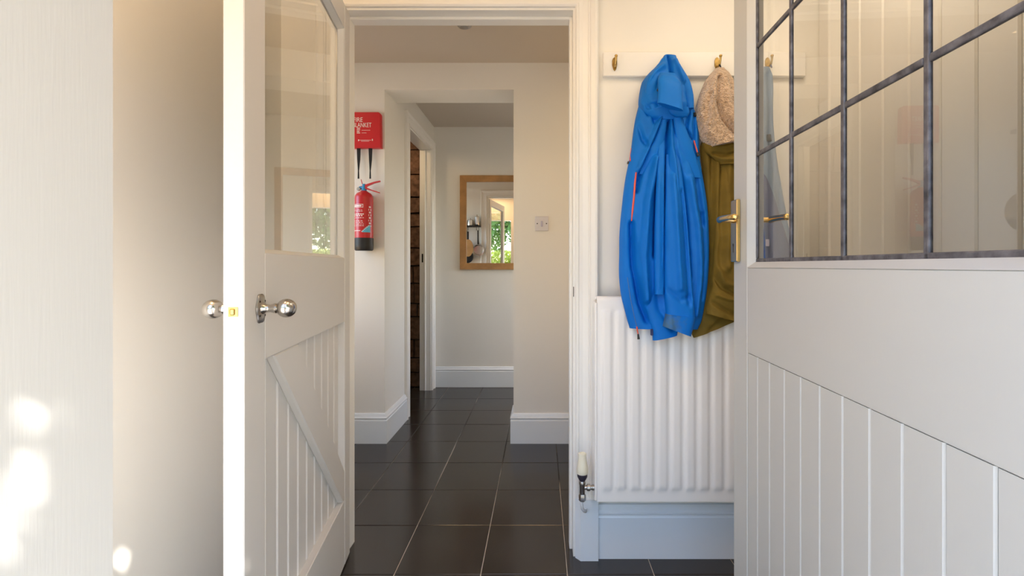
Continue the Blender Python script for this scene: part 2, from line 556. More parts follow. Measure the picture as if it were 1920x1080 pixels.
# boarded porch wall seen through the leaded glass
wr = thing('wall_right', (LX1 + 0.05, 1.15, 0), 'white boarded porch wall seen through the leaded glass', 'wall', kind='structure')
MB().box(LX1 + 0.016, LX1 + 0.12, 0.42, YM0, 0, Z_CEIL).build('backing', M['wall'], wr)
yy = 0.45
bd = 0.1135
brd = None
while yy < 1.80:
    if brd is None:
        brd = MB().prism([(LX1 + 0.018, yy + 0.0015), (LX1 + 0.005, yy + 0.0015), (LX1, yy + 0.006), (LX1, yy + bd - 0.006), (LX1 + 0.005, yy + bd - 0.0015), (LX1 + 0.018, yy + bd - 0.0015)], 2, 0.0, Z_CEIL).build('board', M['trim'], wr)
        first = yy
    else:
        c = brd.copy(); C.objects.link(c); c.location = brd.location + Vector((0, yy - first, 0))
    yy += bd
MB().box(LX1 - 0.05, LX1 + 0.02, 1.80, YM0, 0, Z_CEIL, bev=0.006).build('corner_post', M['trim'], wr)

# floor: grout bed with a tile object each
fl = thing('floor', (0, 2.5, 0), 'dark square stoneware tiles through porch, hall and corridor', 'floor', kind='structure')
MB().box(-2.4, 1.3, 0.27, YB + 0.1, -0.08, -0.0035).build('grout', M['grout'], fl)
TS, TX, TY = 0.3285, -0.228, 2.09
TD = 0.332
tm = None
for j in range(-5, 8):
    for i in range(-7, 5):
        x0, y0 = TX + i * TS, TY + j * TD
        if y0 > 4.5 or y0 < 0.40: continue
        if y0 + TD < YM0 + 0.1 and (x0 + TS < LX0 or x0 > LX1): continue
        if y0 > 2.9 and x0 < -1.9: continue
        g = 0.0017
        if tm is None:
            tm = MB().box(x0 + g, x0 + TS - g, y0 + g, y0 + TD - g, -0.03, 0.0, bev=0.0016).build('tile', M['tile'], fl)
            ref = Vector((x0, y0, 0))
        else:
            c = tm.copy(); C.objects.link(c)
            c.location = tm.location + Vector((x0, y0, 0)) - ref
            c.location.z += rs.uniform(-0.0006, 0.0004)

# skirting boards
SK = [(0, 0), (0.020, 0), (0.020, 0.150), (0.017, 0.155), (0.017, 0.160), (0.021, 0.164), (0.021, 0.170), (0.015, 0.176), (0.012, 0.186), (0.008, 0.194), (0, 0.196)]
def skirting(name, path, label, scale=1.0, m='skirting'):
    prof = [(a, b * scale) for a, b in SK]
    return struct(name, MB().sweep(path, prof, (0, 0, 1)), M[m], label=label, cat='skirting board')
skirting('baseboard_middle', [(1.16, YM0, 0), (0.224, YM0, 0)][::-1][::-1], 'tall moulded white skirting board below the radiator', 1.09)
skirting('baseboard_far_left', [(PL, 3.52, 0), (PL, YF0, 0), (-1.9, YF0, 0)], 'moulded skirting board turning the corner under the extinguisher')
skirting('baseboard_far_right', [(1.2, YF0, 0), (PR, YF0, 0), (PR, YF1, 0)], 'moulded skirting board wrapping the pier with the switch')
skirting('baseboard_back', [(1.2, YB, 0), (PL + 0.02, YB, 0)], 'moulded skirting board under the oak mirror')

# doorway 1: lining, stops and architraves
AR = [(0, 0), (0, 0.016), (0.006, 0.022), (0.012, 0.022), (0.016, 0.016), (0.030, 0.014), (0.052, 0.016), (0.054, 0.020), (0.058, 0.020), (0.062, 0.024), (0.078, 0.030), (0.086, 0.030), (0.092, 0.024), (0.092, 0)]
dl = thing('trim_2', (XL, YM0, 0), 'moulded white frame of the doorway into the hall', 'door frame', kind='structure')
for x0, x1, sx0, sx1 in ((XR, XR + 0.02, XR - 0.012, XR), (XL - 0.02, XL, XL, XL + 0.012)):
    MB().box(x0, x1, YM0 - 0.004, YM1 + 0.002, 0, DZ + 0.02).build('jamb_lining', M['trim'], dl)
    MB().box(sx0, sx1, YM0 + 0.044, YM1 - 0.02, 0, DZ, bev=0.002).build('door_stop', M['trim'], dl)
MB().box(XL, XR, YM0 - 0.004, YM1 + 0.002, DZ, DZ + 0.02).build('head_lining', M['trim'], dl)
MB().box(XL + 0.012, XR - 0.012, YM0 + 0.044, YM1 - 0.02, DZ - 0.012, DZ, bev=0.002).build('door_stop', M['trim'], dl)
for y, nrm in ((YM0, -1), (YM1, 1)):
    a, b = XL - 0.008, XR + 0.008
    zt = DZ + 0.008
    pth = [(a, y, 0), (a, y, zt), (b, y, zt), (b, y, 0)]
    if nrm < 0: pth = [(b, y, 0.24), (b, y, zt), (a, y, zt), (a, y, 0)]
    mb = MB()
    pth = [Vector(p) for p in pth]
    N = Vector((0, nrm, 0))
    d = (pth[1] - pth[0]).normalized()
    side = N.cross(d)
    want = Vector((1, 0, 0)) if pth[0].x > -0.3 else Vector((-1, 0, 0))
    s = 1 if side.dot(want) > 0 else -1
    mb.sweep(pth, [(p * s, q) for p, q in AR], N)
    mb.build('architrave', M['trim'], dl)
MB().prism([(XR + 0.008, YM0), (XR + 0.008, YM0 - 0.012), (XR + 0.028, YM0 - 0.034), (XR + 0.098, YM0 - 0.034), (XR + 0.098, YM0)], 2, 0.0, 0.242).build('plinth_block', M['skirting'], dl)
MB().box(XR + 0.0005, XR + 0.003, YM0 - 0.0055, YM0 - 0.003, 1.045, 1.085).build('strike_plate', M['dark_iron'], dl)

# side doorway frame in the corridor
sd = thing('trim_3', (PL, SD0, 0), 'white frame of the side doorway with a dark latch plate', 'door frame', kind='structure')
MB().box(PL - 0.102, PL + 0.001, SD0 - 0.02, SD0, 0, SDZ + 0.02).build('jamb_lining', M['trim'], sd)
MB().box(PL - 0.102, PL + 0.001, SD1, SD1 + 0.02, 0, SDZ + 0.02).build('jamb_lining', M['trim'], sd)
MB().box(PL - 0.102, PL + 0.001, SD0, SD1, SDZ, SDZ + 0.02).build('head_lining', M['trim'], sd)
MB().box(PL - 0.06, PL - 0.045, SD1 - 0.012, SD1, 0, SDZ, bev=0.002).build('door_stop', M['trim'], sd)
MB().box(PL - 0.082, PL - 0.07, SD1 - 0.003, SD1, 1.20, 1.28).build('strike_plate', M['dark_iron'], sd)
pth = [Vector((PL, SD0 - 0.008, 0)), Vector((PL, SD0 - 0.008, SDZ + 0.008)), Vector((PL, SD1 + 0.008, SDZ + 0.008)), Vector((PL, SD1 + 0.008, 0))]
N = Vector((1, 0, 0))
side = N.cross((pth[1] - pth[0]).normalized())
s = 1 if side.y < 0 else -1
MB().sweep(pth, [(p * s, q * 0.85) for p, q in AR], N).build('architrave', M['trim'], sd)

# ------------------------------------------------------------------ open inner door
ND = Vector((-0.6225, 0.974, 0))              # near front corner on the floor
TD_ = Vector((-0.1647, 0.9863, 0)).normalized()   # along the door, towards the hinges
NN = Vector((TD_.y, -TD_.x, 0))               # out of the face towards the viewer
def din(p):                                    # (s, d, z) -> world
    return ND + TD_ * p[0] + NN * p[1] + Vector((0, 0, p[2]))
L1, T1 = 0.918, 0.041
d1 = thing('door_1', (ND.x, ND.y, 0), 'open white inner door with one clear pane and a diagonal brace', 'door', kind='structure')
def D1(): return MB(din)
SL, SR_ = 0.105, 0.838
ZB, ZM0, ZM1, ZT0, ZT1 = 0.26, 0.952, 1.20, 2.09, 2.185
D1().box(0, SL, -T1, 0, 0.008, ZT1, bev=0.002).build('stile', M['door'], d1)
D1().box(SR_, L1, -T1, 0, 0.008, ZT1, bev=0.002).build('stile', M['door'], d1)
D1().box(SL + 0.0006, SR_ - 0.0006, -T1, -0.0006, ZM0, ZM1, bev=0.002).build('middle_rail', M['door'], d1)
D1().box(SL + 0.0006, SR_ - 0.0006, -T1, -0.0006, ZT0, ZT1, bev=0.002).build('top_rail', M['door'], d1)
D1().box(SL + 0.0006, SR_ - 0.0006, -T1, -0.0006, 0.008, ZB, bev=0.002).build('bottom_rail', M['door'], d1)
D1().prism([(0.157, ZM0 - 0.0005), (0.3305, ZM0 - 0.0005), (SR_ - 0.0005, 0.374), (SR_ - 0.0005, ZB + 0.0005), (0.816, ZB + 0.0005)], 1, -0.0235, -0.0006, bev=0.004).build('brace', M['door'], d1)
sb = SL
seams = [0.1615 + 0.0766 * k for k in range(9)] + [SR_]
for e in seams:
    a, b = sb + 0.0012, e - 0.0012
    D1().prism([(a, -0.036), (b, -0.036), (b, -0.028), (b - 0.0060, -0.0235), (a + 0.0060, -0.0235), (a, -0.028)], 2, ZB - 0.004, ZM0 + 0.004).build('board', M['door'], d1)
    sb = e
# glazing beads: bevelled strips round the pane
GD = -0.026
bz = 0.016
for pth_ in ([(SL, ZM1), (SR_, ZM1)], [(SR_, ZM1), (SR_, ZT0)], [(SR_, ZT0), (SL, ZT0)], [(SL, ZT0), (SL, ZM1)]):
    (a0, b0), (a1, b1) = pth_
    dx, dz = a1 - a0, b1 - b0
    l = math.hypot(dx, dz)
    ix, iz = -dz / l, dx / l
    tx, tz = dx / l, dz / l
    v = []
    for (q, qt) in ((0, 0), (1, bz)):
        pass
    A0, A1 = (a0, b0), (a1, b1)
    B0 = (a0 + ix * 0.010 + tx * 0.010, b0 + iz * 0.010 + tz * 0.010)
    B1 = (a1 + ix * 0.010 - tx * 0.010, b1 + iz * 0.010 - tz * 0.010)
    vv = [(A0[0], -0.004, A0[1]), (A1[0], -0.004, A1[1]), (B1[0], GD + 0.003, B1[1]), (B0[0], GD + 0.003, B0[1]),
          (A0[0], GD, A0[1]), (A1[0], GD, A1[1]), (B1[0], GD, B1[1]), (B0[0], GD, B0[1])]
    mb = D1()
    vs, fs = mb.faces(vv, [(0, 1, 2, 3), (4, 7, 6, 5), (0, 4, 5, 1), (1, 5, 6, 2), (2, 6, 7, 3), (3, 7, 4, 0)])
    bmesh.ops.recalc_face_normals(mb.bm, faces=fs)
    mb.build('glazing_bead', M['trim'], d1)
D1().box(SL + 0.001, SR_ - 0.001, GD - 0.005, GD - 0.001, ZM1 + 0.001, ZT0 - 0.001).build('pane', M['glass'], d1)


def knob(side):
    """round nickel door knob with an oval rose; side +1 = the face in view"""
    base = 0.0 if side > 0 else -T1
    s0, z0 = 0.077, 1.073
    def xf(p):
        return din((s0 + p.y, base + side * p.x, z0 + p.z))
    ball = MB(xf).lathe([(0.006, 0.030)] + [(0.0215 * math.sin(math.pi * k / 16), 0.0555 - 0.0215 * math.cos(math.pi * k / 16)) for k in range(2, 16)] + [(0.002, 0.077)], axis='X', n=32)
    k = ball.build('knob', M['nickel'], d1, smooth=True)
    MB(xf).lathe([(0.015, 0.004), (0.013, 0.008), (0.0095, 0.012), (0.0085, 0.022), (0.011, 0.030), (0.0115, 0.034), (0.008, 0.037)], axis='X', n=24).build('knob_neck', M['nickel'], k, smooth='auto')
    mb = MB(xf)
    prof = [(1.0, 0.0), (1.0, 0.002), (0.92, 0.0045), (0.6, 0.006), (0.3, 0.008)]
    n = 40
    rings = []
    for r, h in prof:
        ring = []
        for q in range(n):
            a = 2 * math.pi * q / n
            lob = 1 + 0.05 * math.cos(6 * a) * (r > 0.5)
            ring.append(mb.bm.verts.new((h, 0.024 * r * math.cos(a) * lob, 0.034 * r * math.sin(a) * lob)))
        rings.append(ring)
    nf = []
    for A, B in zip(rings[:-1], rings[1:]):
        for q in range(n):
            nf.append(mb.bm.faces.new((A[q], A[(q + 1) % n], B[(q + 1) % n], B[q])))
    nf.append(mb.bm.faces.new(rings[-1])); nf.append(mb.bm.faces.new(rings[0][::-1]))
    bmesh.ops.recalc_face_normals(mb.bm, faces=nf)
    mb.build('knob_rose', M['nickel_old'], k, smooth='auto')
    mb = MB(xf)
    for q in (0.7, 2.44, 3.84, 5.58):
        mb.lathe([(0.0026, 0.0035), (0.0026, 0.0058), (0.001, 0.0065)], origin=(0, 0.017 * math.cos(q), 0.025 * math.sin(q)), axis='X', n=8)
    mb.build('screw', M['dark_iron'], k)
knob(1)
knob(-1)
mb = MB(din)
mb.box(-0.0015, 0.004, -0.030, -0.012, 1.063, 1.083).build('latch_plate', M['brass_dark'], d1)
MB(din).box(-0.004, 0.004, -0.027, -0.017, 1.066, 1.080, bev=0.002).build('latch_bolt', M['brass_dark'], d1)
for zz in (0.30, 1.85):
    MB(din).lathe([(0.006, -0.045), (0.006, 0.045)], origin=(L1 + 0.004, -0.010, zz), n=10).build('hinge', M['trim'], d1)

# ------------------------------------------------------------------ leaded front door, open at the viewer's side
AX, BX = 0.48, 0.036
FD0, FD1 = 1.263, 0.375           # lock edge, hinge edge (Y on the face)
def dfr(p):                        # (s from lock edge towards hinges, d out of the face to the viewer, z)
    t = Vector((-BX, -1, 0)).normalized()
    n = Vector((-1, BX, 0)).normalized()
    return Vector((AX + BX * FD0, FD0, 0)) + t * p[0] + n * p[1] + Vector((0, 0, p[2]))
L2, T2 = FD0 - FD1, 0.044
d2 = thing('door_2', tuple(dfr((0, 0, 0))), 'open grey-white front door with leaded panes and brass lever handle', 'door', kind='structure')
def D2(): return MB(dfr)
SA, SB = 0.088, 0.80
FZ0, FZ1, FT0, FT1 = 0.950, 1.165, 1.985, 2.10
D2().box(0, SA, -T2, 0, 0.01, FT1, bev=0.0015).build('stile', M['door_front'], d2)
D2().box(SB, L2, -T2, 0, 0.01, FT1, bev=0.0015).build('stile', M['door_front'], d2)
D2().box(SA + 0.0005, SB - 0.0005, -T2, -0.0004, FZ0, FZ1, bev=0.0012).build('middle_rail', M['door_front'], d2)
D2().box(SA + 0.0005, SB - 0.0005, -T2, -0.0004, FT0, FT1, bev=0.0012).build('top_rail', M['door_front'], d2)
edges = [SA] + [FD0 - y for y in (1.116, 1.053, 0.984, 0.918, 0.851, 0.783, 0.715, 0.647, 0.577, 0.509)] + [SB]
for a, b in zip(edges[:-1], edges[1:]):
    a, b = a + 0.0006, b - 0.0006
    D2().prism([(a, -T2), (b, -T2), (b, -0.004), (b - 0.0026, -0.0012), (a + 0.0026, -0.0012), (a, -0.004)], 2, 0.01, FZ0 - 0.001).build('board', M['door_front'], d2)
# sloping glazing beads
GF = -0.019
GA, GB, GZ0, GZ1 = SA, SB, FZ1, FT0
for A0, A1 in (((GA, GZ0), (GB, GZ0)), ((GB, GZ0), (GB, GZ1)), ((GB, GZ1), (GA, GZ1)), ((GA, GZ1), (GA, GZ0))):
    dx, dz = A1[0] - A0[0], A1[1] - A0[1]
    l = math.hypot(dx, dz); tx, tz = dx / l, dz / l; ix, iz = -tz, tx
    q = 0.014
    B0 = (A0[0] + (ix + tx) * q, A0[1] + (iz + tz) * q)
    B1 = (A1[0] + (ix - tx) * q, A1[1] + (iz - tz) * q)
    vv = [(A0[0], 0.0005, A0[1]), (A1[0], 0.0005, A1[1]), (B1[0], GF + 0.004, B1[1]), (B0[0], GF + 0.004, B0[1]),
          (A0[0], GF, A0[1]), (A1[0], GF, A1[1]), (B1[0], GF, B1[1]), (B0[0], GF, B0[1])]
    mb = D2()
    vs, fs = mb.faces(vv, [(0, 1, 2, 3), (4, 7, 6, 5), (0, 4, 5, 1), (1, 5, 6, 2), (2, 6, 7, 3), (3, 7, 4, 0)])
    bmesh.ops.recalc_face_normals(mb.bm, faces=fs)
    mb.build('glazing_bead', M['door_front'], d2)
# panes and cames: four across, three up
AG = 0.5
sv = [GA + 0.005] + [FD0 - AG / u for u in (0.504, 0.617, 0.7985)]
sv = [SA + 0.010, FD0 - 0.992, FD0 - 0.8104, FD0 - 0.626, SB - 0.010]
zv = [FZ1 + 0.008, 1.448, 1.718, FT0 - 0.010]
for i in range(4):
    for j in range(3):
        D2().box(sv[i] + 0.001, sv[i + 1] - 0.001, GF - 0.004, GF - 0.001, zv[j] + 0.001, zv[j + 1] - 0.001).build('pane', M['glass_old'], d2)
def came(x0, x1, z0, z1):
    mb = D2().box(x0, x1, GF - 0.006, GF + 0.0025, z0, z1, bev=0.002, seg=2)
    return mb.build('lead_came', M['lead'], d2)
for s_ in sv[1:-1]: came(s_ - 0.0050, s_ + 0.0050, zv[0], zv[-1])
for i in range(4):
    for z_ in zv[1:-1]: came(sv[i] + (0.0052 if i else 0), sv[i + 1] - (0.0052 if i < 3 else 0), z_ - 0.0055, z_ + 0.0055)
came(sv[0], sv[-1], zv[0] - 0.002, zv[0] + 0.0145)
came(sv[0], sv[-1], zv[-1] - 0.010, zv[-1] + 0.002)
came(sv[0] - 0.002, sv[0] + 0.008, zv[0] + 0.0148, zv[-1] - 0.0102)
came(sv[-1] - 0.008, sv[-1] + 0.002, zv[0] + 0.0148, zv[-1] - 0.0102)
# brass lever handles on both faces
def lever(side):
    base = 0.0 if side > 0 else -T2
    def xf(p): return dfr((p[0], base + side * p[1], p[2]))
    zc = 1.292
    pl = MB(xf).box(0.004, 0.046, 0.0, 0.010, 1.180, 1.345, bev=0.002).build('handle_plate', M['brass'], d2)
    MB(xf).lathe([(0.009, 0.010), (0.0085, 0.014), (0.007, 0.018), (0.007, 0.040)], origin=(0.022, 0, zc), axis='Y', n=16).build('handle_neck', M['brass'], pl, smooth='auto')
    MB(xf).tube([(0.016, 0.044, zc), (0.024, 0.046, zc), (0.05, 0.047, zc + 0.001), (0.09, 0.046, zc), (0.118, 0.043, zc - 0.002), (0.126, 0.038, zc - 0.003)], [0.0075, 0.009, 0.0082, 0.0075, 0.0085, 0.006], n=12).build('lever', M['brass'], pl, smooth=True)
    mb = MB(xf).box(0.021, 0.0235, 0.0099, 0.0106, 1.205, 1.225)
    mb.lathe([(0.004, 0.0099), (0.004, 0.0106)], origin=(0.0222, 0, 1.225), axis='Y', n=12)
    mb.build('keyhole', M['black'], pl)
lever(1)
lever(-1)
for zz in (0.25, 1.9):
    MB(dfr).lathe([(0.006, -0.05), (0.006, 0.05)], origin=(L2 + 0.006, -0.004, zz), n=10).build('hinge', M['brass_dark'], d2)

# ------------------------------------------------------------------ radiator with its valve
RX0, RX1, RZ0, RZ1, RY = 0.203, 1.083, 0.271, 1.052, 1.752
rad = thing('radiator', (RX0, 1.80, 0.27), 'white ribbed panel radiator below the hanging blue jacket', 'radiator')
pitch = 26.0 / FPX * RY
mb = MB()
xs = []
x = RX0 + 0.012
nx = int((RX1 - RX0 - 0.02) / (pitch / 10))
xs = [RX0 + 0.010 + (RX1 - RX0 - 0.020) * i / nx for i in range(nx + 1)]
zs = [RZ0 + 0.004, RZ0 + 0.03, RZ0 + 0.042, RZ0 + 0.050, RZ0 + 0.058, RZ0 + 0.070, RZ0 + 0.2, RZ0 + 0.4, RZ1 - 0.2, RZ1 - 0.075, RZ1 - 0.062, RZ1 - 0.054, RZ1 - 0.046, RZ1 - 0.034, RZ1 - 0.018, RZ1 - 0.008, RZ1]
def flute(x, z):
    ph = ((x - (RX0 + 0.022)) / pitch) % 1.0
    r = 0.0
    t = abs(ph - 0.5) * 2               # 0 mid, 1 joint
    r = 1 - min(1, max(0, (t - 0.45) / 0.42))
    r = r * r * (3 - 2 * r)
    env = min(1, max(0, (z - (RZ0 + 0.040)) / 0.022)) * min(1, max(0, ((RZ1 - 0.044) - z) / 0.022))
    env = env * env * (3 - 2 * env)
    edge = 1 if RX0 + 0.022 < x < RX1 - 0.02 else 0
    bend = 0.012 if z > RZ1 - 0.0005 else (0.003 if z > RZ1 - 0.009 else 0)
    return RY + 0.006 - 0.0065 * r * env * edge + bend
grid = [[mb.bm.verts.new((x_, flute(x_, z_), z_)) for x_ in xs] for z_ in zs]
for j in range(len(zs) - 1):
    for i in range(len(xs) - 1):
        mb.bm.faces.new((grid[j][i], grid[j][i + 1], grid[j + 1][i + 1], grid[j + 1][i]))
mb.build('front_panel', M['radiator'], rad, smooth=True)
MB().box(RX0 + 0.012, RX1 - 0.012, 1.763, 1.775, RZ0 + 0.004, RZ1 - 0.004).build('water_channel', M['radiator'], rad)
MB().box(RX0 + 0.012, RX1 - 0.012, 1.815, 1.828, RZ0 + 0.004, RZ1 - 0.02, bev=0.004).build('rear_panel', M['radiator'], rad)
for xx in (RX0, RX1 - 0.010):
    MB().box(xx, xx + 0.010, 1.752, 1.832, RZ0 + 0.01, RZ1 - 0.022, bev=0.003, seg=2).build('side_panel', M['radiator'], rad)
mb = MB()
for k in range(44):
    xx = RX0 + 0.02 + k * (RX1 - RX0 - 0.04) / 44
    mb.box(xx, xx + 0.010, 1.776, 1.814, RZ1 - 0.012, RZ1 - 0.006)
mb.box(RX0 + 0.01, RX1 - 0.01, 1.764, 1.777, RZ1 - 0.014, RZ1 - 0.002, bev=0.003).box(RX0 + 0.01, RX1 - 0.01, 1.813, 1.830, RZ1 - 0.014, RZ1 - 0.002, bev=0.003)
mb.build('top_grille', M['radiator'], rad)
for xx in (0.34, 0.94):
    MB().box(xx, xx + 0.03, 1.828, 1.868, RZ1 - 0.16, RZ1 - 0.06).build('bracket', M['steel'], rad)
# thermostatic valve
VX, VY = 0.158, 1.765
val = MB()
val.lathe([(0.0095, 0.300), (0.0105, 0.304), (0.0105, 0.336), (0.012, 0.339), (0.012, 0.347), (0.009, 0.352)], origin=(VX, VY, 0), n=18)
val.lathe([(0.007, 0.004), (0.009, 0.016), (0.013, 0.018), (0.013, 0.029), (0.0085, 0.031), (0.0085, 0.036), (0.0105, 0.037), (0.0105, 0.052)], origin=(VX, VY, 0.326), axis='X', n=12)
val.lathe([(0.0125, 0.276), (0.0135, 0.279), (0.0135, 0.297), (0.011, 0.302)], origin=(VX, VY, 0), n=6)
vo = val.build('valve', M['nickel_old'], rad, smooth='auto')
MB().lathe([(0.0125, 0.374), (0.0205, 0.380), (0.0222, 0.388), (0.0218, 0.392), (0.0222, 0.396), (0.0215, 0.404), (0.0185, 0.418), (0.0158, 0.434), (0.0148, 0.450), (0.0140, 0.456), (0.0105, 0.458), (0.010, 0.455)], origin=(VX, VY, 0), n=28).build('valve_head', M['cream_plastic'], vo, smooth='auto')
MB().lathe([(0.009, 0.350), (0.013, 0.356), (0.019, 0.368), (0.0195, 0.379), (0.012, 0.382)], origin=(VX, VY, 0), n=24).build('valve_collar', M['dark_collar'], vo, smooth='auto')
mb = MB()
for k in range(14):
    a = 2 * math.pi * k / 14
    mb.box(VX + 0.0148 * math.cos(a) - 0.001, VX + 0.0148 * math.cos(a) + 0.001, VY + 0.0148 * math.sin(a) - 0.001, VY + 0.0148 * math.sin(a) + 0.001, 0.446, 0.455)
mb.build('valve_ribs', M['cream_plastic'], vo)
MB().tube([(VX - 0.004, VY, 0.282), (VX - 0.003, VY, 0.262), (VX, VY + 0.006, 0.243), (VX + 0.008, VY + 0.018, 0.228), (VX + 0.016, VY + 0.040, 0.214), (VX + 0.02, VY + 0.075, 0.205)], 0.0062, n=10).build('pipe', M['copper_white'], vo, smooth=True)

# ------------------------------------------------------------------ coat rail with its hooks
rail = thing('coat_rail', (0.25, YM0, 1.93), 'long white wooden coat rail with small brass hooks above the radiator', 'coat rail')
RYF = YM0 - 0.02
MB().box(0.249, 1.06, RYF, YM0, 1.925, 2.023, bev=0.003).build('rail_board', M['trim'], rail)
HOOKS = [0.294, 0.500, 0.702, 0.905]
hk = None
for hx in HOOKS:
    if hk is None:
        hz = 1.974
        mb = MB()
        mb.prism([(hx - 0.006, hz + 0.022), (hx - 0.010, hz + 0.012), (hx - 0.010, hz - 0.006), (hx - 0.005, hz - 0.024), (hx, hz - 0.030), (hx + 0.005, hz - 0.024), (hx + 0.010, hz - 0.006), (hx + 0.010, hz + 0.012), (hx + 0.006, hz + 0.022), (hx, hz + 0.026)], 1, RYF - 0.004, RYF, bev=0.001)
        mb.tube([(hx, RYF - 0.003, hz - 0.010), (hx, RYF - 0.018, hz - 0.016), (hx, RYF - 0.030, hz - 0.012), (hx, RYF - 0.037, hz), (hx, RYF - 0.039, hz + 0.012)], [0.005, 0.0045, 0.0045, 0.004, 0.0045], n=8)
        mb.lathe([(0.001, -0.006), (0.0055, -0.003), (0.0062, 0.0), (0.0055, 0.003), (0.001, 0.006)], origin=(hx, RYF - 0.039, hz + 0.015), n=12)
        hk = mb.build('hook', M['brass_dark'], rail, smooth='auto')
        h0 = hx
    else:
        c = hk.copy(); C.objects.link(c); c.location = hk.location + Vector((hx - h0, 0, 0))

# ------------------------------------------------------------------ hanging clothes
def segdist(X, Y, pl):
    best = np.full(X.shape, 1e9)
    for (x0, y0), (x1, y1) in zip(pl[:-1], pl[1:]):
        dx, dy = x1 - x0, y1 - y0
        t = np.clip(((X - x0) * dx + (Y - y0) * dy) / (dx * dx + dy * dy + 1e-9), 0, 1)
        best = np.minimum(best, np.hypot(X - x0 - t * dx, Y - y0 - t * dy))
    return best


class Cloth:
    """a hanging piece of fabric: rows of (left, right) outline points, real depth, folds as ridges and valleys"""
    def __init__(self, rows, depth, bulge, folds=(), nu=44, nv=90, Y0=1.72, thick=0.012, wrinkle=0.0, wscale=12, edge=4):
        self.rows, self.depth, self.bulge, self.folds = rows, depth, bulge, folds
        self.nu, self.nv, self.Y0, self.thick, self.wrinkle, self.wscale, self.edge = nu, nv, Y0, thick, wrinkle, wscale, edge

    def field(self, X, Y, u, v):
        dep = np.interp(v, [p[0] for p in self.depth], [p[1] for p in self.depth])
        bul = np.interp(v, [p[0] for p in self.bulge], [p[1] for p in self.bulge])
        d = dep - bul * np.power(np.clip(1 - np.abs(2 * u - 1) ** self.edge, 0, 1), 0.5)
        for pl, w, h in self.folds:
            d = d - h * np.exp(-(segdist(X, Y, pl) / w) ** 2) * np.clip(np.minimum(u, 1 - u) * 8, 0, 1)
        return d

    def surf(self, u, v):
        n = len(self.rows) - 1
        t = v * n
        R = np.array(self.rows, float)
        idx = np.arange(n + 1)
        xl, yl, xr, yr = (np.interp(t, idx, R[:, k]) for k in range(4))
        # light smoothing of the outline
        for k_ in range(1):
            e = 0.35
            tl, tr = np.clip(t - e, 0, n), np.clip(t + e, 0, n)
            xl = 0.5 * xl + 0.25 * (np.interp(tl, idx, R[:, 0]) + np.interp(tr, idx, R[:, 0]))
            xr = 0.5 * xr + 0.25 * (np.interp(tl, idx, R[:, 2]) + np.interp(tr, idx, R[:, 2]))
        return xl + (xr - xl) * u, yl + (yr - yl) * u

    def build(self, name, m, parent):
        nu, nv = self.nu, self.nv
        uu = 0.5 - 0.5 * np.cos(np.pi * np.arange(nu + 1) / nu) * 1.0
        uu = 0.5 * uu + 0.5 * np.arange(nu + 1) / nu
        U, V = np.meshgrid(uu, np.arange(nv + 1) / nv)
        X, Y = self.surf(U, V)
        D = self.field(X, Y, U, V)
        vv = np.arange(nv + 1) / nv
        Y0 = (np.interp(vv, [p[0] for p in self.depth], [p[1] for p in self.depth]) - 0.5 * np.interp(vv, [p[0] for p in self.bulge], [p[1] for p in self.bulge]))[:, None]
        wx = (X - CX) / FPX * Y0
        wz = EYE - (Y - CY) / FPX * Y0
        if self.wrinkle:
            for j in range(nv + 1):
                for i in range(nu + 1):
                    p = Vector((wx[j, i] * self.wscale, 0, wz[j, i] * self.wscale * 0.7))
                    D[j, i] += self.wrinkle * (noise.noise(p) + 0.5 * noise.noise(p * 2.3)) * min(1, 8 * min(U[j, i], 1 - U[j, i]))
        self.D = D
        bdep = np.interp(np.arange(nv + 1) / nv, [p[0] for p in self.depth], [p[1] for p in self.depth])
        vs = []
        for j in range(nv + 1):
            for i in range(nu + 1): vs.append((wx[j, i], D[j, i], wz[j, i]))
            for i in range(nu - 1, 0, -1): vs.append((wx[j, i], bdep[j] + self.thick * (1 - abs(2 * uu[i] - 1) ** 2), wz[j, i]))
        k = 2 * nu
        fs = []
        for j in range(nv):
            for i in range(k):
                fs.append((j * k + i, (j + 1) * k + i, (j + 1) * k + (i + 1) % k, j * k + (i + 1) % k))
        # caps (hem and top) as strips front-to-back
        for j in (0, nv):
            b = j * k
            for i in range(nu):
                f0, f1 = b + i, b + i + 1
                g0 = b + (k - i) % k
                g1 = b + (k - i - 1)
                q = [f0, f1, g1, g0]
                q = list(dict.fromkeys(q))
                if len(q) >= 3: fs.append(tuple(q))
        off = world_loc(parent)
        me = bpy.data.meshes.new(name)
        me.from_pydata([tuple(Vector(p) - off) for p in vs], [], fs)
        bm = bmesh.new(); bm.from_mesh(me)
        bmesh.ops.recalc_face_normals(bm, faces=bm.faces[:]); bm.to_mesh(me); bm.free()
        me.shade_smooth()
        me.set_sharp_from_angle(angle=math.radians(70))
        me.materials.append(m)
        o = bpy.data.objects.new(name, me); C.objects.link(o); o.parent = parent
        return o

    def at(self, px, py, lift=0.002):
        """point on the front surface drawn near (px, py)"""
        best, bd_ = None, 1e9
        V = np.linspace(0, 1, 160)
        U = np.linspace(0, 1, 80)
        UU, VV = np.meshgrid(U, V)
        X, Y = self.surf(UU, VV)
        q = np.argmin((X - px) ** 2 + (Y - py) ** 2)
        i = np.unravel_index(q, X.shape)
        d = self.field(X[i:i + 1] if False else np.array([[X[i]]]), np.array([[Y[i]]]), np.array([[UU[i]]]), np.array([[VV[i]]]))[0, 0]
        v = VV[i]
        Y0 = np.interp(v, [p[0] for p in self.depth], [p[1] for p in self.depth]) - 0.5 * np.interp(v, [p[0] for p in self.bulge], [p[1] for p in self.bulge])
        return Vector(((px - CX) / FPX * Y0, d - lift, EYE - (py - CY) / FPX * Y0))


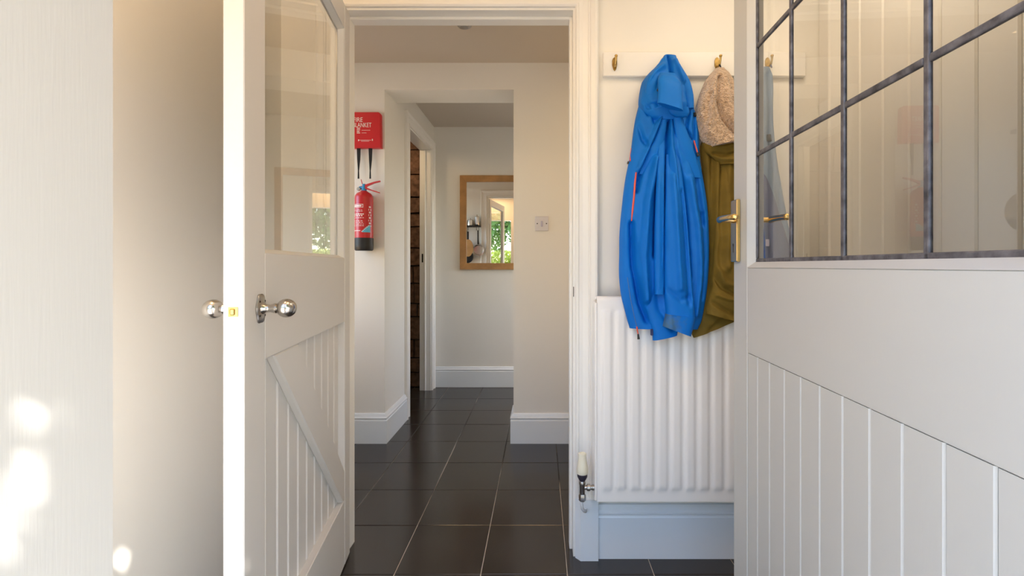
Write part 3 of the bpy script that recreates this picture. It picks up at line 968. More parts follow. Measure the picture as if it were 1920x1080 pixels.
# --- blue jacket
jk = thing('jacket', (0.49, 1.72, 0.9), 'bright blue hooded waterproof jacket with coral zips hanging over the radiator', 'jacket')
body_rows = [(1222, 150, 1288, 158), (1205, 178, 1302, 180), (1198, 200, 1304, 202), (1193, 222, 1311, 222), (1189, 248, 1314, 248), (1186, 275, 1314, 275),
             (1181, 302, 1316, 302), (1175, 330, 1321, 330), (1171, 358, 1326, 358), (1168, 386, 1330, 386), (1165, 415, 1332, 415), (1163, 445, 1333, 445), (1163, 475, 1333, 475),
             (1162, 505, 1332, 505), (1163, 530, 1330, 530), (1166, 556, 1327, 556), (1173, 583, 1322, 583), (1178, 603, 1318, 603), (1182, 616, 1310, 618)]
body_folds = [
    ([(1252, 212), (1240, 262), (1232, 330), (1228, 420), (1226, 480)], 6, -0.016),
    ([(1246, 215), (1222, 275), (1200, 325), (1192, 360)], 5, -0.014),
    ([(1240, 218), (1214, 280), (1197, 318)], 7, 0.012),
    ([(1250, 225), (1247, 300), (1246, 420), (1246, 520)], 4, -0.014),
    ([(1258, 214), (1262, 280), (1275, 340), (1284, 420), (1290, 520)], 6, -0.012),
    ([(1262, 214), (1282, 262), (1304, 330), (1318, 420)], 7, -0.010),
    ([(1256, 225), (1262, 300), (1266, 420), (1268, 520)], 10, 0.012),
    ([(1242, 240), (1236, 330), (1237, 440), (1236, 540)], 6, 0.012),
    ([(1228, 300), (1212, 380), (1205, 480), (1210, 560)], 9, 0.014),
    ([(1183, 420), (1186, 500), (1200, 570), (1212, 600)], 7, -0.016),
    ([(1170, 400), (1168, 500), (1176, 580)], 8, 0.008),
    ([(1290, 340), (1306, 430), (1312, 520), (1304, 590)], 9, 0.010),
    ([(1318, 400), (1322, 480), (1316, 560)], 5, -0.008),
    ([(1240, 565), (1250, 605)], 22, -0.018),
    ([(1204, 195), (1214, 216), (1232, 210)], 4, -0.010),
    ([(1196, 236), (1204, 262), (1214, 275)], 6, -0.009),
    ([(1218, 190), (1226, 232), (1240, 215)], 5, -0.008),
    ([(1290, 210), (1284, 245), (1296, 262)], 4, -0.010),
    ([(1302, 200), (1300, 240), (1302, 300)], 4, -0.010),
]
body = Cloth(body_rows, [(0, 1.795), (0.35, 1.765), (0.75, 1.737), (1, 1.735)], [(0, 0.045), (0.2, 0.05), (0.6, 0.050), (1, 0.030)], [(a, b * 0.72, c * 1.9) for a, b, c in body_folds], nu=120, nv=180, wrinkle=0.0045, wscale=17, thick=0.007)
body.build('jacket_body', M['jacket'], jk)
low = Cloth([(1203, 520, 1262, 520), (1206, 550, 1268, 550), (1212, 578, 1272, 578), (1218, 604, 1272, 604), (1224, 622, 1272, 622), (1225, 639, 1271, 629)],
            [(0, 1.712), (0.4, 1.712), (1, 1.712)], [(0, 0.004), (0.4, 0.018), (1, 0.022)], [([(1232, 540), (1236, 580), (1262, 618)], 6, -0.010), ([(1252, 550), (1262, 600)], 6, 0.008)], nu=40, nv=50, wrinkle=0.003, wscale=16)
low.build('jacket_hem', M['jacket'], jk)
slv = Cloth([(1249, 290, 1272, 286), (1248, 330, 1280, 328), (1248, 380, 1286, 378), (1247, 430, 1291, 428), (1246, 480, 1295, 480), (1246, 530, 1299, 530), (1247, 560, 1302, 562), (1250, 585, 1305, 590), (1250, 592, 1305, 599)],
            [(0, 1.728), (0.3, 1.692), (1, 1.694)], [(0, 0.004), (0.3, 0.020), (1, 0.034)],
            [([(1262, 330), (1268, 430), (1274, 540)], 6, 0.014), ([(1280, 360), (1286, 460), (1292, 570)], 5, -0.014), ([(1252, 545), (1275, 562), (1300, 556)], 5, -0.008)], nu=44, nv=90, wrinkle=0.003, wscale=16)
slv.build('sleeve', M['jacket'], jk)
cuff = Cloth([(1250, 589, 1306, 596), (1247, 602, 1303, 612), (1244, 612, 1297, 632)], [(0, 1.694), (1, 1.694)], [(0, 0.037), (1, 0.035)],
             [([(1262, 595), (1266, 618)], 5, -0.005)], nu=36, nv=20, wrinkle=0.002, wscale=20)
cuff.build('cuff', M['cuff'], jk)
strip = Cloth([(1236, 250, 1246, 250), (1233, 300, 1246, 300), (1230, 360, 1246, 360), (1228, 420, 1246, 420), (1227, 480, 1246, 480), (1227, 530, 1246, 530), (1228, 552, 1245, 552)],
              [(0, 1.728), (0.3, 1.692), (1, 1.690)], [(0, 0.002), (0.3, 0.010), (1, 0.018)], [([(1236, 330), (1235, 540)], 3, 0.003)], nu=20, nv=70, wrinkle=0.0015)
strip.build('storm_flap', M['jacket'], jk)
hood = Cloth([(1246, 103, 1268, 104), (1241, 109, 1271, 110), (1233, 121, 1276, 122), (1217, 135, 1284, 136), (1206, 149, 1291, 150), (1202, 170, 1299, 172), (1200, 190, 1302, 192), (1204, 206, 1300, 206), (1216, 220, 1290, 218), (1232, 228, 1268, 226)],
             [(0, 1.812), (0.3, 1.795), (1, 1.765)], [(0, 0.020), (0.3, 0.05), (0.7, 0.075), (1, 0.040)],
             [([(1252, 108), (1254, 132), (1256, 150)], 3, -0.022), ([(1262, 118), (1272, 140), (1279, 158)], 4, 0.018), ([(1240, 128), (1222, 140), (1212, 156)], 6, 0.018),
              ([(1268, 112), (1282, 150), (1296, 182)], 4, -0.014), ([(1204, 186), (1214, 204), (1230, 200)], 4, -0.018), ([(1286, 180), (1290, 205)], 4, -0.014)], nu=70, nv=70, wrinkle=0.005, wscale=22)
hood.build('hood', M['jacket'], jk)
brim = Cloth([(1238, 136, 1266, 138), (1234, 146, 1278, 154), (1235, 160, 1280, 166), (1235, 176, 1281, 186), (1233, 192, 1282, 207)],
             [(0, 1.722), (0.3, 1.690), (1, 1.672)], [(0, 0.010), (0.4, 0.020), (1, 0.018)], [([(1236, 142), (1262, 147), (1277, 156)], 4, 0.006)], nu=40, nv=40, wrinkle=0.0015, thick=0.016)
brim.build('hood_brim', M['jacket'], jk)
for rows_ in ([(1261, 105, 1270, 110), (1266, 130, 1281, 128), (1277, 155, 1295, 150), (1283, 182, 1302, 178), (1288, 204, 1302, 202)],
              [(1243, 109, 1251, 106), (1229, 125, 1249, 126), (1215, 142, 1240, 146), (1210, 165, 1235, 168), (1214, 190, 1236, 192), (1222, 206, 1238, 208)]):
    hp = Cloth(rows_, [(0, 1.785), (0.4, 1.742), (1, 1.728)], [(0, 0.006), (0.4, 0.018), (1, 0.012)], [], nu=24, nv=40, wrinkle=0.003, wscale=30, edge=2)
    hp.build('hood_fold', M['jacket'], jk)
collar = Cloth([(1254, 206, 1292, 200), (1258, 214, 1294, 212), (1268, 219, 1290, 218)], [(0, 1.705), (1, 1.712)], [(0, 0.014), (1, 0.010)], [], nu=24, nv=14)
collar.build('collar', M['jacket'], jk)
# front pleats that run down from the collar
for rows_ in ([(1240, 226, 1252, 224), (1226, 262, 1248, 260), (1211, 296, 1238, 296), (1198, 326, 1222, 330)],
              [(1262, 218, 1278, 218), (1266, 250, 1292, 252), (1274, 290, 1306, 292), (1284, 330, 1316, 334)]):
    pl_ = Cloth(rows_, [(0, 1.728), (1, 1.728)], [(0, 0.014), (0.6, 0.014), (1, 0.002)], [], nu=20, nv=30, wrinkle=0.001, edge=2)
    pl_.build('pleat', M['jacket'], jk)
def line_on(cl, pts, lift): return [cl.at(x, y, lift) for x, y in pts]
MB().tube(line_on(body, [(1191, 325), (1189, 345), (1187, 370), (1184.5, 395), (1183, 415)], 0.003), [0.003, 0.0036, 0.0036, 0.0036, 0.002], n=8).build('zip', M['zip'], jk)
MB().tube(line_on(body, [(1186.5, 275), (1184.5, 288), (1182.5, 301)], 0.002), 0.0026, n=8).build('zip', M['zip'], jk)
MB().tube(line_on(body, [(1301, 264), (1303.5, 276), (1306, 287)], 0.003), 0.0028, n=8).build('zip', M['zip'], jk)
MB().tube(line_on(body, [(1181.5, 301), (1180, 305)], 0.003), 0.0055, n=8).build('toggle', M['black'], jk)
MB().tube(line_on(body, [(1306, 288), (1307.5, 294)], 0.004), 0.0055, n=8).build('toggle', M['black'], jk)
MB().tube(line_on(body, [(1302, 212), (1303, 219)], 0.004), 0.0055, n=8).build('toggle', M['black'], jk)
MB().tube(line_on(hood, [(1229, 175), (1233, 180)], 0.010), 0.0075, n=10).build('toggle', M['black'], jk)
MB().tube(line_on(hood, [(1232, 177), (1234, 181)], 0.017), 0.0035, n=8).build('toggle_button', M['zip'], jk)
pz = body.at(1193, 612, 0.003)
MB().tube([pz, pz + Vector((0.001, -0.004, -0.012)), pz + Vector((0.004, -0.003, -0.026))], [0.003, 0.0025, 0.002], n=8).build('zip_pull', M['zip'], jk)
MB().tube([pz + Vector((0.004, -0.003, -0.026)), pz + Vector((0.006, -0.002, -0.045))], [0.003, 0.005], n=8).build('toggle', M['black'], jk)
MB().tube(line_on(body, [(1175, 520), (1181, 560), (1188, 592), (1193, 612)], 0.002), 0.0009, n=6).build('front_zip', M['steel_blue'], jk)
MB().box(*(lambda p: (p.x - 0.004, p.x + 0.006, p.y - 0.012, p.y - 0.004, p.z - 0.014, p.z + 0.010))(low.at(1222, 622, 0.0)), bev=0.002).build('hem_tab', M['navy'], jk)
# loop by which it hangs
MB().tube([(HOOKS[1], 1.812, 1.955), (HOOKS[1], 1.812, 1.962), (HOOKS[1], 1.82, 1.966), (HOOKS[1], 1.83, 1.962)], 0.004, n=8).build('hanging_loop', M['navy'], jk)

# --- olive parka with a fleece-lined hood
pk = thing('parka', (0.69, 1.75, 0.92), 'olive parka with cream fleece hood lining, half hidden behind the front door', 'coat')
pbody_rows = [(1322, 258, 1396, 256), (1314, 272, 1402, 270), (1318, 300, 1406, 300), (1322, 350, 1410, 350), (1326, 400, 1412, 400), (1328, 450, 1414, 450), (1326, 500, 1414, 500),
              (1320, 550, 1412, 545), (1306, 600, 1410, 575), (1298, 626, 1406, 588), (1302, 634, 1402, 592)]
pbody = Cloth(pbody_rows, [(0, 1.80), (0.5, 1.775), (1, 1.740)], [(0, 0.03), (0.3, 0.045), (1, 0.02)],
              [([(1336, 272), (1334, 340), (1330, 440), (1326, 540)], 5, -0.014), ([(1352, 280), (1350, 360), (1346, 470)], 6, -0.014), ([(1343, 285), (1340, 400), (1336, 500)], 6, 0.012),
               ([(1362, 300), (1360, 420), (1358, 520)], 8, 0.014), ([(1330, 620), (1345, 604), (1366, 590)], 5, -0.006)], nu=60, nv=110, wrinkle=0.006, wscale=13, thick=0.006)
pbody.build('parka_body', M['olive'], pk)
psl = Cloth([(1340, 300, 1384, 300), (1344, 360, 1390, 360), (1343, 420, 1392, 420), (1340, 470, 1394, 470), (1337, 510, 1396, 510), (1336, 540, 1396, 546), (1330, 560, 1394, 566), (1326, 580, 1392, 596), (1326, 588, 1390, 606)],
            [(0, 1.76), (0.3, 1.735), (1, 1.722)], [(0, 0.006), (0.3, 0.028), (1, 0.036)],
            [([(1338, 520), (1352, 540), (1374, 552)], 4, -0.014), ([(1346, 505), (1356, 530), (1380, 538)], 5, 0.010), ([(1340, 552), (1360, 560), (1380, 562)], 4, 0.010), ([(1334, 566), (1356, 580), (1380, 592)], 4, -0.010),
             ([(1362, 310), (1364, 400), (1362, 500)], 7, 0.010), ([(1350, 320), (1352, 420), (1350, 500)], 5, -0.008)], nu=50, nv=110, wrinkle=0.005, wscale=22)
psl.build('sleeve', M['olive'], pk)
pcol = Cloth([(1318, 268, 1398, 258), (1322, 282, 1400, 276), (1336, 294, 1400, 292), (1352, 308, 1398, 308)], [(0, 1.765), (1, 1.75)], [(0, 0.03), (1, 0.024)],
             [([(1330, 276), (1356, 278), (1390, 268)], 4, 0.008), ([(1336, 288), (1362, 292), (1392, 284)], 3, -0.010), ([(1350, 300), (1380, 300)], 4, 0.008)], nu=44, nv=30, wrinkle=0.004, wscale=24)
pcol.build('collar', M['olive'], pk)
fl_ = Cloth([(1342, 128, 1358, 128), (1334, 136, 1368, 136), (1324, 150, 1378, 150), (1314, 178, 1388, 178), (1307, 205, 1394, 205), (1307, 222, 1397, 222), (1313, 245, 1398, 243), (1320, 262, 1396, 256), (1336, 275, 1388, 264)],
            [(0, 1.805), (0.4, 1.775), (1, 1.755)], [(0, 0.016), (0.4, 0.06), (1, 0.055)],
            [([(1340, 142), (1334, 180), (1326, 225), (1322, 250)], 7, 0.014), ([(1344, 150), (1340, 190), (1350, 225), (1372, 250)], 4, -0.020), ([(1354, 145), (1358, 190), (1370, 232)], 8, 0.014), ([(1328, 180), (1322, 230)], 4, -0.012)],
            nu=110, nv=140, wrinkle=0.0035, wscale=60)
fo = fl_.build('fleece_hood', M['fleece'], pk)
MB().tube([(0.702, 1.812, 1.945), (0.702, 1.818, 1.955), (0.702, 1.826, 1.960), (0.702, 1.832, 1.957)], 0.003, n=8).build('hanging_loop', M['black_web'], pk)

# --- steel-blue and navy coat seen through the glass
ct = thing('jacket', (0.90, 1.78, 1.0), 'steel-blue and navy jacket seen through the leaded glass', 'jacket')
c1 = Cloth([(1420, 126, 1444, 126), (1410, 140, 1452, 142), (1402, 170, 1453, 172), (1398, 200, 1452, 200), (1396, 240, 1453, 240), (1394, 300, 1460, 300), (1392, 360, 1471, 360), (1390, 420, 1482, 420), (1388, 480, 1494, 480), (1388, 530, 1500, 530)],
           [(0, 1.815), (0.5, 1.79), (1, 1.775)], [(0, 0.015), (0.3, 0.045), (1, 0.05)], [([(1440, 140), (1440, 260), (1462, 420)], 5, -0.01)], nu=40, nv=70, Y0=1.78, wrinkle=0.003)
c1.build('jacket_body', M['steel_blue'], ct)
c2 = Cloth([(1396, 300, 1432, 318), (1394, 330, 1441, 336), (1391, 360, 1454, 366), (1389, 395, 1464, 400), (1388, 425, 1473, 428), (1386, 478, 1490, 480), (1386, 510, 1496, 510)],
           [(0, 1.755), (0.3, 1.735), (1, 1.735)], [(0, 0.01), (0.4, 0.022), (1, 0.03)], [([(1430, 340), (1446, 470)], 6, -0.008)], nu=36, nv=50, Y0=1.78, wrinkle=0.003)
c2.build('sleeve', M['navy'], ct)
pp = c2.at(1437, 455, 0.001)
MB().box(pp.x - 0.007, pp.x + 0.006, pp.y - 0.004, pp.y + 0.001, pp.z - 0.014, pp.z + 0.012, bev=0.0015).build('badge', M['switch_rocker'], ct)
pp = c1.at(1437, 262, 0.002)
MB().tube([pp + Vector((0, 0, 0.012)), pp + Vector((0.002, -0.004, -0.012))], 0.010, n=10).build('toggle', M['black'], ct)
MB().tube([(0.905, 1.815, 1.945), (0.905, 1.822, 1.957), (0.905, 1.83, 1.960)], 0.003, n=8).build('hanging_loop', M['navy'], ct)

# ------------------------------------------------------------------ hall wall: fire blanket, extinguisher, switch, mirror
def text(body, size, loc, m, parent, name='lettering', align='LEFT', sx=1.0, rot=(math.pi / 2, 0, 0)):
    cu = bpy.data.curves.new(name, 'FONT')
    cu.body = body
    cu.size = size
    cu.align_x = align
    cu.extrude = 0.0004
    cu.materials.append(m)
    tmp = bpy.data.objects.new(name, cu)
    C.objects.link(tmp)
    dg = bpy.context.evaluated_depsgraph_get()
    me = bpy.data.meshes.new_from_object(tmp.evaluated_get(dg))
    bpy.data.objects.remove(tmp)
    bpy.data.curves.remove(cu)
    me.name = name
    o = bpy.data.objects.new(name, me)
    C.objects.link(o)
    o['kind'] = 'stuff'
    o.rotation_euler = rot
    o.scale = (sx, 1, 1)
    o.parent = parent
    o.location = Vector(loc) - world_loc(parent)
    return o


BY = YF0 - 0.040
bx1 = (713 - CX) / FPX * BY
bx0 = bx1 - 0.222
bz1, bz0 = EYE - (210 - CY) / FPX * BY, EYE - (277 - CY) / FPX * BY
fb = thing('fire_blanket', ((bx0 + bx1) / 2, YF0, bz0), 'red fire blanket case with black pull straps on the hall wall', 'fire blanket')
case = MB()
r_ = 0.014
case.prism([(bx0, bz0), (bx1 + 0.003, bz0), (bx1, bz1 - r_), (bx1 - 0.004, bz1 - 0.004), (bx1 - r_, bz1), (bx0 + r_, bz1), (bx0 + 0.004, bz1 - 0.004), (bx0, bz1 - r_)], 1, BY, YF0, bev=0.003)
case.build('case', M['red_plastic'], fb)
bc = (680 - CX) / FPX * BY
text('FIRE', 0.042, (bc - 0.064, BY - 0.0005, EYE - (228.5 - CY) / FPX * BY), M['white_print'], fb, sx=0.85)
text('BLANKET', 0.042, (bc - 0.064, BY - 0.0005, EYE - (238.5 - CY) / FPX * BY), M['white_print'], fb, sx=0.68)
def prints(parent, items, m, name='print', y=BY - 0.0006):
    mb = MB()
    for x0, y0, x1, y1 in items:
        a, b = W(x0, y0, y), W(x1, y1, y)
        mb.box(min(a.x, b.x), max(a.x, b.x), y, y + 0.001, min(a.z, b.z), max(a.z, b.z))
    o = mb.build(name, m, parent)
    o['kind'] = 'stuff'
    return o
prints(fb, [(669, 239.5, 675, 241), (669, 242.5, 675, 244), (669, 245.5, 674, 247), (669, 248.5, 675, 250)], M['white_print'])
prints(fb, [(678, 244, 694, 244.5), (678, 249, 687, 249.5), (673, 262.5, 696, 263), (677, 264.5, 692, 265.0)], M['white_print'])
prints(fb, [(671.5, 261.5, 673, 264.5), (697.5, 260.5, 699, 264)], M['white_print'])
for sx_ in (672.5, 694.5):
    mb = MB()
    pts = [W(sx_, 276, BY + 0.018), W(sx_, 300, BY + 0.010), W(sx_ - 0.5, 320, BY + 0.006), W(sx_ - 0.5, 335, BY + 0.008)]
    mb.tube(pts, [0.0135, 0.011, 0.004, 0.006], n=8, flat=0.25)
    for v in mb.bm.verts: pass
    mb2 = MB()
    wds = [0.0125, 0.0095, 0.0035, 0.0055]
    v = []
    for p, w in zip(pts, wds):
        v += [(p.x - w, p.y, p.z), (p.x + w, p.y, p.z), (p.x + w, p.y + 0.003, p.z), (p.x - w, p.y + 0.003, p.z)]
    f = []
    for k in range(3):
        for q in range(4):
            f.append((4 * k + q, 4 * k + (q + 1) % 4, 4 * k + 4 + (q + 1) % 4, 4 * k + 4 + q))
    f += [(3, 2, 1, 0), (12, 13, 14, 15)]
    vs, fs = mb2.faces(v, f)
    bmesh.ops.recalc_face_normals(mb2.bm, faces=fs)
    mb.bm.free()
    mb2.build('pull_strap', M['black_web'], fb)

EYD = YF0 - 0.066
ex = (682.5 - CX) / FPX * EYD
er = 16.5 / FPX * EYD
def ez(py): return EYE - (py - CY) / FPX * EYD
fe = thing('fire_extinguisher', (ex, EYD, ez(469)), 'small red fire extinguisher with black base hung below the fire blanket', 'fire extinguisher')
MB().lathe([(er * 0.9, ez(449)), (er, ez(447)), (er, ez(372)), (er * 0.95, ez(367)), (er * 0.75, ez(362.5)), (er * 0.45, ez(360)), (er * 0.34, ez(358))], origin=(ex, EYD, 0), n=36).build('cylinder', M['red'], fe, smooth='auto')
MB().lathe([(er * 0.9, ez(470)), (er * 1.0, ez(468)), (er * 1.03, ez(460)), (er * 1.03, ez(447)), (er * 0.98, ez(446))], origin=(ex, EYD, 0), n=36).build('base_cup', M['black'], fe, smooth='auto')
hd = MB().lathe([(0.013, ez(360)), (0.016, ez(358)), (0.016, ez(355)), (0.012, ez(353)), (0.012, ez(347)), (0.009, ez(345))], origin=(ex, EYD, 0), n=16)
hd.lathe([(0.008, -0.030), (0.011, -0.024), (0.011, 0.0)], origin=(ex, EYD, ez(352)), axis='X', n=14)
hd.build('valve_head', M['steel'], fe, smooth='auto')
def lev(pts, w, name):
    mb = MB()
    v = []
    for (px, py), h in pts:
        p = W(px, py, EYD)
        v += [(p.x, EYD - w, p.z - h), (p.x, EYD + w, p.z - h), (p.x, EYD + w, p.z + h), (p.x, EYD - w, p.z + h)]
    f = []
    for k in range(len(pts) - 1):
        for q in range(4):
            f.append((4 * k + q, 4 * k + (q + 1) % 4, 4 * k + 4 + (q + 1) % 4, 4 * k + 4 + q))
    n = 4 * (len(pts) - 1)
    f += [(3, 2, 1, 0), (n, n + 1, n + 2, n + 3)]
    vs, fs = mb.faces(v, f)
    bmesh.ops.recalc_face_normals(mb.bm, faces=fs)
    mb.build(name, M['red'], fe)
lev([((676, 353), 0.010), ((684, 350), 0.011), ((690, 347), 0.007), ((702, 342.5), 0.0045), ((713, 340), 0.0035)], 0.008, 'squeeze_lever')
lev([((680, 355), 0.006), ((688, 353.5), 0.006), ((700, 358), 0.0035), ((712, 361.5), 0.003)], 0.008, 'carry_handle')
lev([((677, 337), 0.004), ((678.5, 342), 0.005), ((680.5, 348), 0.004)], 0.004, 'safety_tag')
fe.children[-1].data.materials[0] = M['blue_plastic']
MB().lathe([(0.010, -0.006), (0.012, -0.004), (0.012, 0.006)], origin=(ex - 0.030, EYD - 0.012, ez(355)), axis='Y', n=16).build('pressure_gauge', M['steel'], fe, smooth='auto')
# curved label print on the front of the cylinder
def wrap(items, m, name='print', rr=er + 0.0004):
    mb = MB()
    for x0, y0, x1, y1 in items:
        n = max(1, int(abs(x1 - x0) / 2))
        for k in range(n):
            a0 = (x0 + (x1 - x0) * k / n - 682.5) / 16.5
            a1 = (x0 + (x1 - x0) * (k + 1) / n - 682.5) / 16.5
            a0, a1 = (max(-0.995, min(0.995, a)) for a in (a0, a1))
            t0, t1 = math.asin(a0), math.asin(a1)
            z0, z1 = ez(y0), ez(y1)
            p = [(ex + rr * math.sin(t0), EYD - rr * math.cos(t0)), (ex + rr * math.sin(t1), EYD - rr * math.cos(t1))]
            q = [(ex + (rr - 0.0008) * math.sin(t0), EYD - (rr - 0.0008) * math.cos(t0)), (ex + (rr - 0.0008) * math.sin(t1), EYD - (rr - 0.0008) * math.cos(t1))]
            v = [(*p[0], z1), (*p[1], z1), (*p[1], z0), (*p[0], z0), (*q[0], z1), (*q[1], z1), (*q[1], z0), (*q[0], z0)]
            vs, fs = mb.faces(v, [(0, 1, 2, 3), (7, 6, 5, 4), (0, 4, 5, 1), (1, 5, 6, 2), (2, 6, 7, 3), (3, 7, 4, 0)])
            bmesh.ops.recalc_face_normals(mb.bm, faces=fs)
    o = mb.build(name, m, fe)
    o['kind'] = 'stuff'
    return o
wrap([(668, 384.5, 687, 385.4), (668, 390.2, 687, 391), (686, 385, 687, 391)], M['white_print'])
wrap([(668, 386.6, 684, 389.2)], M['white_print'])
lines = []
rr_ = random.Random(3)
for yv in (395, 397.5, 402, 405, 409.5, 415, 418, 421, 424):
    xx = 668.5
    while xx < 686:
        w_ = rr_.uniform(1.5, 4)
        lines.append((xx, yv, min(xx + w_, 688), yv + (2.0 if yv in (402, 405) else 0.9)))
        xx += w_ + rr_.uniform(0.8, 2)
lines += [(668, 433, 682, 434)]
wrap(lines, M['white_print'])
wrap([(695.5 - 0.6 * (k % 2), 388 + 5 * k, 697.5 + 0.4 * (k % 2), 391 + 5 * k) for k in range(8)], M['white_print'])
for k in range(6):
    wrap([(685 + 2.0 * k, 433.5 - 2.1 * k, 687 + 2.0 * k, 436.5)], M['cyan_print'], rr=er + 0.0006)
wrap([(684 + 2.0 * k, 434.5 - 2.1 * k, 686 + 2.0 * k, 435.8 - 2.1 * k) for k in range(6)], M['white_print'], rr=er + 0.0009)
MB().box(ex - 0.02, ex + 0.02, EYD + er - 0.004, YF0, ez(400), ez(366), bev=0.002).build('wall_bracket', M['steel'], fe)

# light switch
sy = YF0
a, b = W(1003.5, 406, sy), W(1028.5, 433, sy)
sw = thing('light_switch', ((a.x + b.x) / 2, sy, b.z), 'white square wall switch plate with two dark screws on the pier', 'switch')
MB().box(a.x, b.x, sy - 0.009, sy, b.z, a.z, bev=0.003, seg=2).build('face_plate', M['switch'], sw)
cxs, czs = (a.x + b.x) / 2, (a.z + b.z) / 2
MB().box(cxs - 0.006, cxs + 0.006, sy - 0.013, sy - 0.008, czs - 0.020, czs + 0.017, bev=0.003, seg=2).build('rocker', M['switch_rocker'], sw)
for q in (-1, 1):
    MB().lathe([(0.0035, -0.0102), (0.004, -0.0095), (0.004, -0.006)], origin=(cxs + q * 0.0302, sy, czs), axis='Y', n=12).build('screw', M['dark_iron'], sw)

# mirror
a, b = W(863, 329.5, YB), W(863, 505.5, YB)
mx0, mz1, mz0 = a.x, a.z, b.z
mx1 = mx0 + 0.72
mi = thing('wall_mirror', ((mx0 + mx1) / 2, YB, mz0), 'rectangular wall mirror in a plain oak frame on the corridor end wall', 'mirror')
fw = 0.063
for x0, x1, z0, z1, shape in ((mx0, mx1, mz1 - fw, mz1, 't'), (mx0, mx1, mz0, mz0 + fw, 'b'), (mx0, mx0 + fw, mz0, mz1, 'l'), (mx1 - fw, mx1, mz0, mz1, 'r')):
    P = {'t': [(x0, z1), (x1, z1), (x1 - fw, z0), (x0 + fw, z0)], 'b': [(x0, z0), (x1, z0), (x1 - fw, z1), (x0 + fw, z1)],
         'l': [(x0, z0), (x1, z0 + fw), (x1, z1 - fw), (x0, z1)], 'r': [(x1, z0), (x1, z1), (x0, z1 - fw), (x0, z0 + fw)]}[shape]
    MB().prism(P, 1, YB - 0.025, YB, bev=0.002).build('frame_rail', M['oak'], mi)
MB().box(mx0 + fw - 0.004, mx1 - fw + 0.004, YB - 0.013, YB - 0.008, mz0 + fw - 0.004, mz1 - fw + 0.004).build('mirror_glass', M['mirror'], mi)

# small ceiling fitting
cf = thing('ceiling_light', (-0.425, 2.58, Z_CEIL), 'small round ceiling light just showing below the door head', 'ceiling light')
MB().lathe([(0.040, 0), (0.040, -0.006), (0.036, -0.010), (0.030, -0.012)], origin=(-0.425, 2.58, Z_CEIL), n=24).build('light_rim', M['nickel_old'], cf, smooth='auto')
MB().lathe([(0.030, -0.008), (0.022, -0.016), (0.006, -0.018)], origin=(-0.425, 2.58, Z_CEIL), n=24).build('lamp', M['nickel_old'], cf, smooth='auto')

# pan shelf on the hall side of the middle wall, seen in the mirror
def mir(px, py, Y):                         # where a point at depth Y shows in the mirror
    return W(px, py, 2 * (YB - 0.011) - Y)
SY = 2.06
sh = thing('wall_shelf', (-1.25, YM1, 1.75), 'dark narrow pan shelf reflected in the mirror', 'shelf')
MB().box(-1.62, -0.895, YM1, 2.13, 1.742, 1.760, bev=0.002).build('shelf_board', M['dark_iron'], sh)
for xx in (-1.55, -1.12):
    MB().box(xx, xx + 0.015, YM1, YM1 + 0.01, 1.64, 1.742).build('bracket', M['dark_iron'], sh)
for k, xx in enumerate((-1.46, -1.30, -1.07, -0.95, -0.915)):
    MB().tube([(xx, 2.09, 1.742), (xx, 2.09, 1.70), (xx, 2.095, 1.69), (xx, 2.105, 1.695)], 0.003, n=6).build('hook', M['dark_iron'], sh)
def pot(x, r, h, label, lid=True, neck=0.0):
    t = thing('saucepan', (x, SY, 1.760), label, 'pan', 'pans on the hall shelf')
    MB().lathe([(r * 0.9, 1.760), (r, 1.765), (r, 1.76 + h), (r * 1.04, 1.76 + h + 0.004), (r * 0.98, 1.76 + h + 0.006)], origin=(x, SY, 0), n=28).build('pan_body', M['steel'], t, smooth='auto')
    if lid:
        l = MB().lathe([(r, 1.76 + h + 0.006), (r * 0.8, 1.76 + h + 0.016), (r * 0.2, 1.76 + h + 0.022), (0.006, 1.76 + h + 0.024), (0.012, 1.76 + h + 0.034), (0.004, 1.76 + h + 0.042)], origin=(x, SY, 0), n=28)
        l.build('lid', M['steel'], t, smooth='auto')
    return t
pot(-1.18, 0.05, 0.06, 'middle-sized steel saucepan reflected in the mirror on the dark shelf')
pot(-1.045, 0.045, 0.075, 'lidded steel saucepan beside the tallest pot on the reflected shelf')
pot(-0.945, 0.036, 0.125, 'tallest steel pot at the end of the reflected shelf', lid=True)
cb = thing('chopping_board', (-1.06, 2.09, 1.25), 'round wooden board hanging from the reflected pan shelf', 'chopping board')
def cbx(p): return Vector((-1.075 + p[0], 2.085 + p[1], 1.45 + p[2]))
mb = MB(cbx)
ring = [(0.078 * math.sin(2 * math.pi * k / 28), -0.02 + 0.135 * math.cos(2 * math.pi * k / 28) * 0.95) for k in range(28)]
mb.prism(ring, 1, -0.008, 0.008, bev=0.002).build('board', M['wood_board'], cb)
MB(cbx).box(-0.012, 0.012, -0.006, 0.006, 0.10, 0.225, bev=0.004).build('handle', M['dark_iron'], cb)
def hang_pan(x, z, r, label, inner, y=2.06, name='frying_pan', hz=1.69, rim=None):
    t = thing(name, (x, y, z - r), label, 'pan')
    MB().lathe([(r * 0.75, y - 0.02), (r * 0.8, y - 0.022), (r, y + 0.012), (r * 1.02, y + 0.016), (r * 0.94, y + 0.015), (r * 0.76, y - 0.014)], origin=(x, 0, z), axis='Y', n=36).build('pan_body', inner, t, smooth='auto')
    MB().tube([(x, y + 0.012, z + r), (x, y + 0.03, z + r + 0.05), (x, y + 0.03, hz)], [0.008, 0.007, 0.006], n=8, flat=1.6).build('handle', M['dark_iron'], t, smooth=True)
    return t
hang_pan(-0.925, 1.40, 0.085, 'steel pan hanging from the reflected shelf beside the door frame', M['steel'], y=2.075)
hang_pan(-1.10, 1.30, 0.095, 'black frying pan hanging behind the reflected wooden board', M['dark_iron'], y=2.03)

